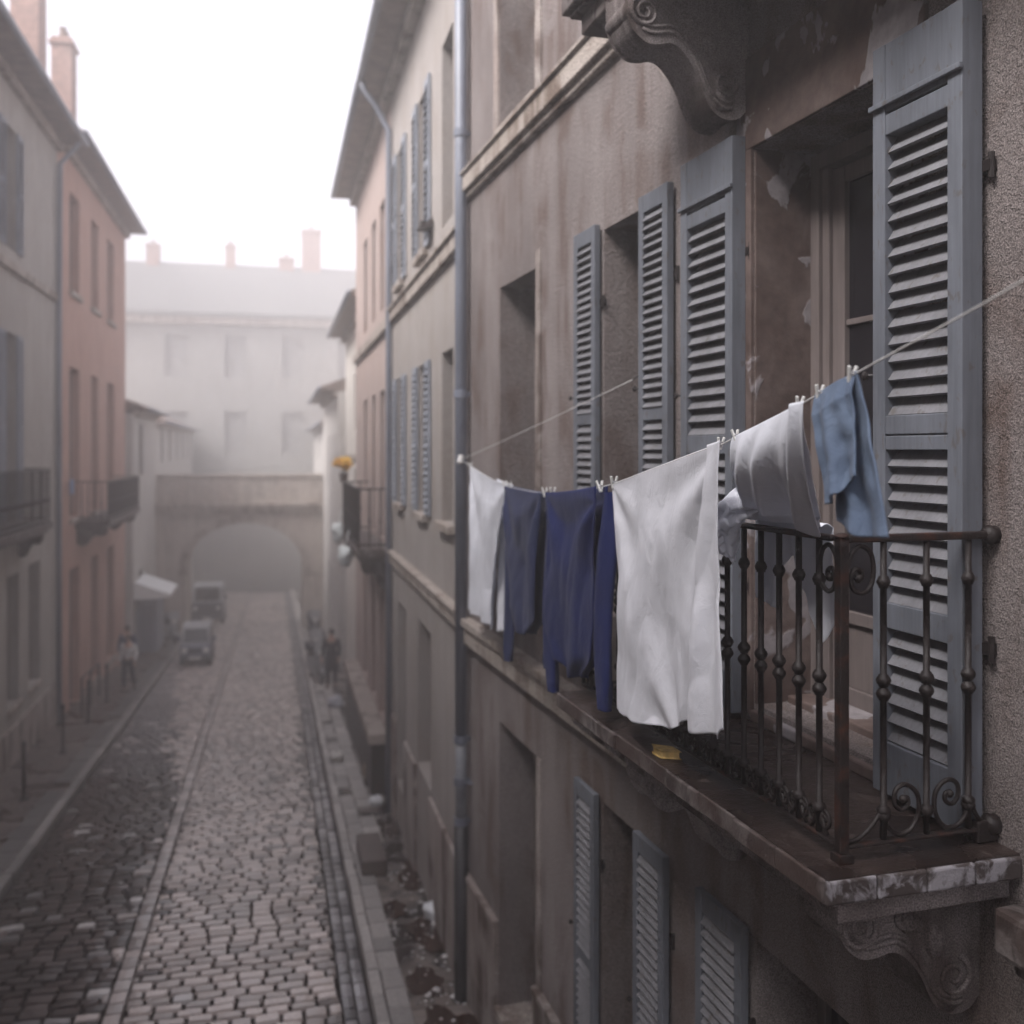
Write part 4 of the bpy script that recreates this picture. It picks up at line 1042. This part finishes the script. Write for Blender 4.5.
# ================================================================== PEOPLE
def skin_obj(name, joints, edges, mat, parent=None, sub=2):
    me = bpy.data.meshes.new(name); me.from_pydata([j[0] for j in joints], edges, []); me.materials.append(mat)
    o = bpy.data.objects.new(name, me); C.objects.link(o)
    s_ = o.modifiers.new('skin', 'SKIN'); s_.use_smooth_shade = True
    if not me.skin_vertices: me.skin_vertices.new()
    for i, j in enumerate(joints):
        r_ = j[1]; me.skin_vertices[0].data[i].radius = r_ if isinstance(r_, tuple) else (r_, r_)
    me.skin_vertices[0].data[0].use_root = True
    m_ = o.modifiers.new('sub', 'SUBSURF'); m_.levels = sub; m_.render_levels = sub
    if parent: o.parent = parent
    return o
def person(x, y, z, rz, h, label, top, legs_c, coat=False, stride=.2, hold=None):
    k = h / 1.75
    t = bpy.data.objects.new('person', None); C.objects.link(t); t.location = (x, y, z); t.rotation_euler = (0, 0, rz)
    t['label'] = label; t['category'] = 'person'; BASE[t.name] = Vector((0, 0, 0))
    skin = plain('skin', (.42, .26, .2), .6, var=.05)
    S = stride
    J = [((0, 0, .95), (.13, .1)), ((0, 0, 1.15), (.125, .09)), ((0, .01, 1.36), (.15, .1)), ((0, 0, 1.47), (.07, .06)), ((0, .0, 1.55), (.05, .05)), ((0, .02, 1.64), (.075, .09)), ((0, .02, 1.71), (.06, .07)),
         ((.1, 0, .9), .085), ((.1, S * .55, .5), .06), ((.1, S * .5, .1), .04), ((.11, S * .5 + .13, .04), (.04, .03)),
         ((-.1, 0, .9), .085), ((-.1, -S * .2, .5), .06), ((-.1, -S * .9, .12), .04), ((-.11, -S * .9 + .13, .04), (.04, .03)),
         ((.19, 0, 1.41), .06), ((.25, -.05, 1.14), .045), ((.27, .06, .92), .032), ((.27, .1, .84), (.03, .02)),
         ((-.19, 0, 1.41), .06), ((-.25, .05, 1.14), .045), ((-.24, .18, .95), .032), ((-.24, .22, .88), (.03, .02))]
    E = [(0, 1), (1, 2), (2, 3), (3, 4), (4, 5), (5, 6), (0, 7), (7, 8), (8, 9), (9, 10), (0, 11), (11, 12), (12, 13), (13, 14), (2, 15), (15, 16), (16, 17), (17, 18), (2, 19), (19, 20), (20, 21), (21, 22)]
    J = [(tuple(c * k for c in p_), r_) for p_, r_ in J]
    skin_obj('body', J, E, skin, t)
    def grow(idx, es, add, name, mat):
        mp = {a_: b_ for b_, a_ in enumerate(idx)}
        skin_obj(name, [(J[i][0], tuple(q + add for q in (J[i][1] if isinstance(J[i][1], tuple) else (J[i][1],) * 2))) for i in idx], [(mp[a_], mp[b_]) for a_, b_ in es], mat, t)
    grow([0, 1, 2, 15, 16, 17, 19, 20, 21], [(0, 1), (1, 2), (2, 15), (15, 16), (16, 17), (2, 19), (19, 20), (20, 21)], .022, 'coat' if coat else 'jacket', top)
    grow([0, 7, 8, 9, 11, 12, 13], [(0, 7), (7, 8), (8, 9), (0, 11), (11, 12), (12, 13)], .018, 'trousers', legs_c)
    if coat:
        m = MB()
        m.grid(lambda u_, v_: ((.17 + .06 * v_) * k * math.cos(u_ * 2 * math.pi), (.13 + .07 * v_) * k * math.sin(u_ * 2 * math.pi), (1.1 - .55 * v_) * k), 20, 8)
        part('coat_skirt', m, top, t, smooth=True)
    hm = MB().blob((0, -.005 * k, 1.665 * k), (.09 * k, .105 * k, .10 * k), 14, 10, .15, 2)
    part('hair', hm, plain('dark_hair', (.03, .022, .02), .6), t, smooth=True)
    fm = MB().blob((0, .105 * k, 1.63 * k), (.014, .02, .022), 8, 6).blob((.032 * k, .098 * k, 1.655 * k), (.012, .008, .007), 8, 6).blob((-.032 * k, .098 * k, 1.655 * k), (.012, .008, .007), 8, 6).blob((0, .1 * k, 1.59 * k), (.022, .008, .006), 8, 6)
    part('face', fm, skin, t, smooth=True)
    sm = MB()
    for sx_, sy_, sz_ in ((.11, S * .5 + .06, .05), (-.11, -S * .9 + .06, .05)): sm.blob((sx_ * k, sy_ * k, sz_ * k), (.052, .14, .052), 12, 8)
    part('shoes', sm, M_IRON2, t, smooth=True)
    fg = MB()
    for hx, hy, hz in ((.27, .1, .84), (-.24, .22, .88)):
        for q in range(4): fg.tube([((hx + (q - 1.5) * .017) * k, hy * k, hz * k), ((hx + (q - 1.5) * .019) * k, (hy + .02) * k, (hz - .05) * k), ((hx + (q - 1.5) * .018) * k, (hy + .005) * k, (hz - .08 + abs(q - 1.5) * .008) * k)], [.009, .009, .006], 6)
        fg.tube([((hx - .03) * k, (hy + .01) * k, (hz + .02) * k), ((hx - .045) * k, (hy + .03) * k, (hz - .03) * k)], [.01, .007], 6)
    part('fingers', fg, skin, t, smooth=True)
    return t
M_COAT = plain('dark_wool', (.02, .02, .026), .9, var=.2); M_TROU = plain('dark_trousers', (.03, .032, .045), .9); M_LIGHTJ = plain('pale_jacket', (.5, .5, .5), .85); M_BLUEJ = plain('blue_jacket', (.05, .07, .14), .85)
person(-4.32, 32.2, G(32.2) + H, R(170), 1.68, 'person in a pale top and dark trousers walking on the left pavement', M_LIGHTJ, M_TROU, stride=.3)
person(-4.65, 34.4, G(34.4) + H, R(185), 1.74, 'person in a dark blue jacket behind the pale-topped walker', M_BLUEJ, M_TROU, stride=.25)
person(1.66, 30.6, G(30.6) + H, R(165), 1.80, 'person in a long dark coat standing by the parked scooter on the right pavement', M_COAT, M_TROU, coat=True, stride=.08)

# ================================================================== VEHICLES
M_TYRE = plain('rubber', (.02, .02, .02), .8, var=.1); M_CHROME = plain('worn_metal', (.4, .4, .42), .35, 1, .1)
M_WP = plain('white_enamel', (.32, .33, .34), .5, var=.2); M_DP = plain('dark_enamel', (.035, .04, .055), .35, var=.1)
M_LAMP = plain('lamp_glass', (.75, .75, .72), .2, var=.03); M_RED = plain('red_lens', (.35, .02, .02), .3, var=.05)
def wheel(parent, x, y, z, r, w, ax='x'):
    d = Vector((w / 2, 0, 0)) if ax == 'x' else Vector((0, w / 2, 0)); c = Vector((x, y, z))
    wo = part('wheel', MB().tube([c - d, c - d * .7, c + d * .7, c + d], [r * .9, r, r, r * .9], 20), M_TYRE, parent, smooth=False)
    part('rim', MB().tube([c - d * 1.06, c + d * 1.06], r * .55, 14), M_CHROME, wo)
def car(x, y, z, L, Wd, Hh, label, cat, body, roofm, rz=0, group=None):
    t = bpy.data.objects.new(cat.replace(' ', '_'), None); C.objects.link(t); t.location = (x, y, z); t.rotation_euler = (math.atan(-.064), 0, rz)
    t['label'] = label; t['category'] = cat; BASE[t.name] = Vector((0, 0, 0)); h = Wd / 2
    low = [(-L / 2, .28), (-L / 2, Hh * .5), (-L / 2 + .08, Hh * .56), (L / 2 - .1, Hh * .56), (L / 2, Hh * .48), (L / 2, .28)]
    part('body', MB().prism(low, 'x', -h, h), body, t, bevel=.06)
    cab = [(-L * .40, Hh * .555), (-L * .28, Hh * .96), (-L * .22, Hh), (L * .40, Hh), (L * .46, Hh * .94), (L * .49, Hh * .555)]
    part('cabin', MB().prism(cab, 'x', -h * .9, h * .9), roofm, t, bevel=.05)
    a, b = Vector((0, -L * .385, Hh * .60)), Vector((0, -L * .295, Hh * .92)); n_ = Vector((0, -(b.z - a.z), (b.y - a.y))).normalized() * .02
    m = MB(); m.add([(-h * .78, *(a + n_)[1:]), (h * .78, *(a + n_)[1:]), (h * .72, *(b + n_)[1:]), (-h * .72, *(b + n_)[1:]), (-h * .78, *a[1:]), (h * .78, *a[1:]), (h * .72, *b[1:]), (-h * .72, *b[1:])], [(0, 1, 2, 3), (4, 7, 6, 5), (0, 4, 5, 1), (1, 5, 6, 2), (2, 6, 7, 3), (3, 7, 4, 0)])
    part('windscreen', m, M_GLASS, t)
    for s_ in (-1, 1):
        part('side_window', MB().box(s_ * h * .9, s_ * (h * .9 + .012), -L * .22, L * .36, Hh * .62, Hh * .88), M_GLASS, t)
        part('headlight', MB().tube([(s_ * h * .7, -L / 2 + .02, Hh * .42), (s_ * h * .7, -L / 2 - .03, Hh * .42)], .1, 14), M_LAMP, t)
        part('mirror', MB().box(s_ * h, s_ * (h + .16), -L * .27, -L * .25, Hh * .62, Hh * .72), body, t, bevel=.01)
        for yy in (-L * .31, L * .31): wheel(t, s_ * (h - .06), yy, .27, .27, .17)
    part('bumper', MB().box(-h * .98, h * .98, -L / 2 - .07, -L / 2 + .02, .24, .40), M_DP, t, bevel=.03)
    part('number_plate', MB().box(-.2, .2, -L / 2 - .085, -L / 2 - .071, .27, .36), M_LAMP, t)
    part('grille', MB().box(-h * .42, h * .42, -L / 2 - .012, -L / 2 + .01, Hh * .36, Hh * .46), M_DP, t)
    return t
car(-3.3, 53.6, G(53.6), 3.6, 1.55, 1.9, 'white roofed van parked at the left under the archway', 'van', M_DP, M_WP)
car(-2.78, 38.6, G(38.6), 2.5, 1.05, 1.4, 'small narrow grey microcar standing on the cobbles before the archway', 'microcar', M_PIPE, M_WP)

def scooter(x, y, z, rz, label, body):
    t = bpy.data.objects.new('motor_scooter', None); C.objects.link(t); t.location = (x, y, z); t.rotation_euler = (0, 0, rz)
    t['label'] = label; t['category'] = 'motor scooter'; t['group'] = 'scooters parked by the pavement'; BASE[t.name] = Vector((0, 0, 0))
    wheel(t, 0, -.62, .23, .23, .10); wheel(t, 0, .58, .23, .23, .11)
    part('body', MB().prism([(.05, .28), (.15, .72), (.75, .74), (.82, .6), (.72, .35), (.45, .25)], 'x', -.14, .14).box(-.13, .13, -.35, .1, .2, .27), body, t, bevel=.04)
    part('leg_shield', MB().prism([(-.36, .22), (-.30, .22), (-.44, .95), (-.52, .95)], 'x', -.2, .2), body, t, bevel=.03)
    part('front_mudguard', MB().prism([(-.8, .36), (-.72, .48), (-.55, .5), (-.45, .4), (-.6, .42)], 'x', -.07, .07), body, t, bevel=.02)
    part('seat', MB().box(-.13, .13, .12, .74, .742, .82), M_TYRE, t, bevel=.03)
    part('handlebar', MB().tube([(-.33, -.36, 1.02), (-.1, -.46, 1.0), (.1, -.46, 1.0), (.33, -.36, 1.02)], .018, 8).tube([(0, -.46, 1.0), (0, -.6, .3)], .025, 8), M_CHROME, t, smooth=True)
    part('headlight', MB().tube([(0, -.46, .97), (0, -.57, .96)], [.075, .085], 14), M_LAMP, t)
    part('windshield', MB().prism([(-.5, 1.0), (-.485, 1.0), (-.42, 1.35), (-.435, 1.35)], 'x', -.2, .2), M_WP, t)
    part('top_box', MB().box(-.17, .17, .66, .96, .83, 1.1), M_DP, t, bevel=.04)
    for s_ in (-1, 1): part('mirror', MB().tube([(s_ * .22, -.4, 1.02), (s_ * .27, -.4, 1.2)], .008, 6).tube([(s_ * .27, -.41, 1.22), (s_ * .27, -.395, 1.22)], .05, 10), M_CHROME, t)
    part('stand', MB().tube([(.08, .1, .26), (.2, .15, 0)], .014, 6), M_CHROME, t)
    return t
scooter(1.28, 32.2, G(32.2) + H, R(12), 'white fronted scooter parked beside the person in the dark coat', M_WP)
scooter(1.45, 35.4, G(35.4) + H, R(-8), 'dark scooter parked behind the white fronted one on the right pavement', M_DP)
scooter(1.55, 42.5, G(42.5) + H, R(6), 'dark scooter parked farthest down the right pavement by the archway', M_DP)
scooter(-4.25, 44.0, G(44) + H, R(20), 'pale scooter parked on the left pavement between kiosk and archway', M_WP)

# ================================================================== AIR, SKY, LIGHT, CAMERA
HZ = 0.0126
hz = MB().box(-45, 45, -25, 110, G(110) - 3, 22)
hm = bpy.data.materials.new('morning_mist'); hm.use_nodes = True; nt = hm.node_tree; nt.nodes.clear()
ov = nt.nodes.new('ShaderNodeOutputMaterial'); pv = nt.nodes.new('ShaderNodeVolumePrincipled')
pv.inputs['Color'].default_value = (.97, .965, .96, 1); pv.inputs['Density'].default_value = HZ; pv.inputs['Anisotropy'].default_value = .5
nt.links.new(pv.outputs[0], ov.inputs['Volume'])
struct('haze', hz, hm, kind='stuff')

EL, AZ = R(46), R(-112)        # veiled sun high over the left-hand roofs; azimuth from +Y towards +X
w = bpy.data.worlds.new('World'); sc.world = w; w.use_nodes = True; nt = w.node_tree
bg = nt.nodes['Background']; sky = nt.nodes.new('ShaderNodeTexSky'); sky.sky_type = 'NISHITA'; sky.sun_disc = False
sky.sun_elevation = EL; sky.sun_rotation = AZ; sky.air_density = 1.0; sky.dust_density = 2; sky.ozone_density = 1.0
hs = nt.nodes.new('ShaderNodeHueSaturation'); hs.inputs['Saturation'].default_value = .3
nt.links.new(sky.outputs[0], hs.inputs['Color']); tn = nt.nodes.new('ShaderNodeMixRGB'); tn.blend_type = 'MULTIPLY'; tn.inputs[0].default_value = 1; tn.inputs[2].default_value = (1.05, .965, .985, 1)
nt.links.new(hs.outputs[0], tn.inputs[1]); nt.links.new(tn.outputs[0], bg.inputs[0]); bg.inputs[1].default_value = .095
sl_ = bpy.data.lights.new('sun', 'SUN'); sl_.energy = 2.1; sl_.angle = R(30); sl_.color = (1, .97, .95)
so = bpy.data.objects.new('sun', sl_); C.objects.link(so)
d = Vector((math.sin(AZ) * math.cos(EL), math.cos(AZ) * math.cos(EL), math.sin(EL)))
so.rotation_euler = (-d).to_track_quat('-Z', 'Y').to_euler()

cam = bpy.data.cameras.new('camera'); co = bpy.data.objects.new('camera', cam); C.objects.link(co)
cam.sensor_width = 36; cam.lens = 35.16; cam.shift_y = -62 / 1024; cam.clip_end = 800; cam.clip_start = .05
co.location = (0, 0, 0); co.rotation_euler = (R(90), 0, R(-13.33))
cam.dof.use_dof = True; cam.dof.focus_distance = 3.9; cam.dof.aperture_fstop = 1.5
sc.camera = co
sc.view_settings.view_transform = 'Standard'; sc.view_settings.look = 'None'; sc.view_settings.gamma = 1; sc.view_settings.exposure = 2.05
sc.cycles.use_denoising = True; sc.cycles.max_bounces = 8; sc.cycles.volume_bounces = 3; sc.cycles.diffuse_bounces = 4
sc.cycles.sample_clamp_indirect = 4
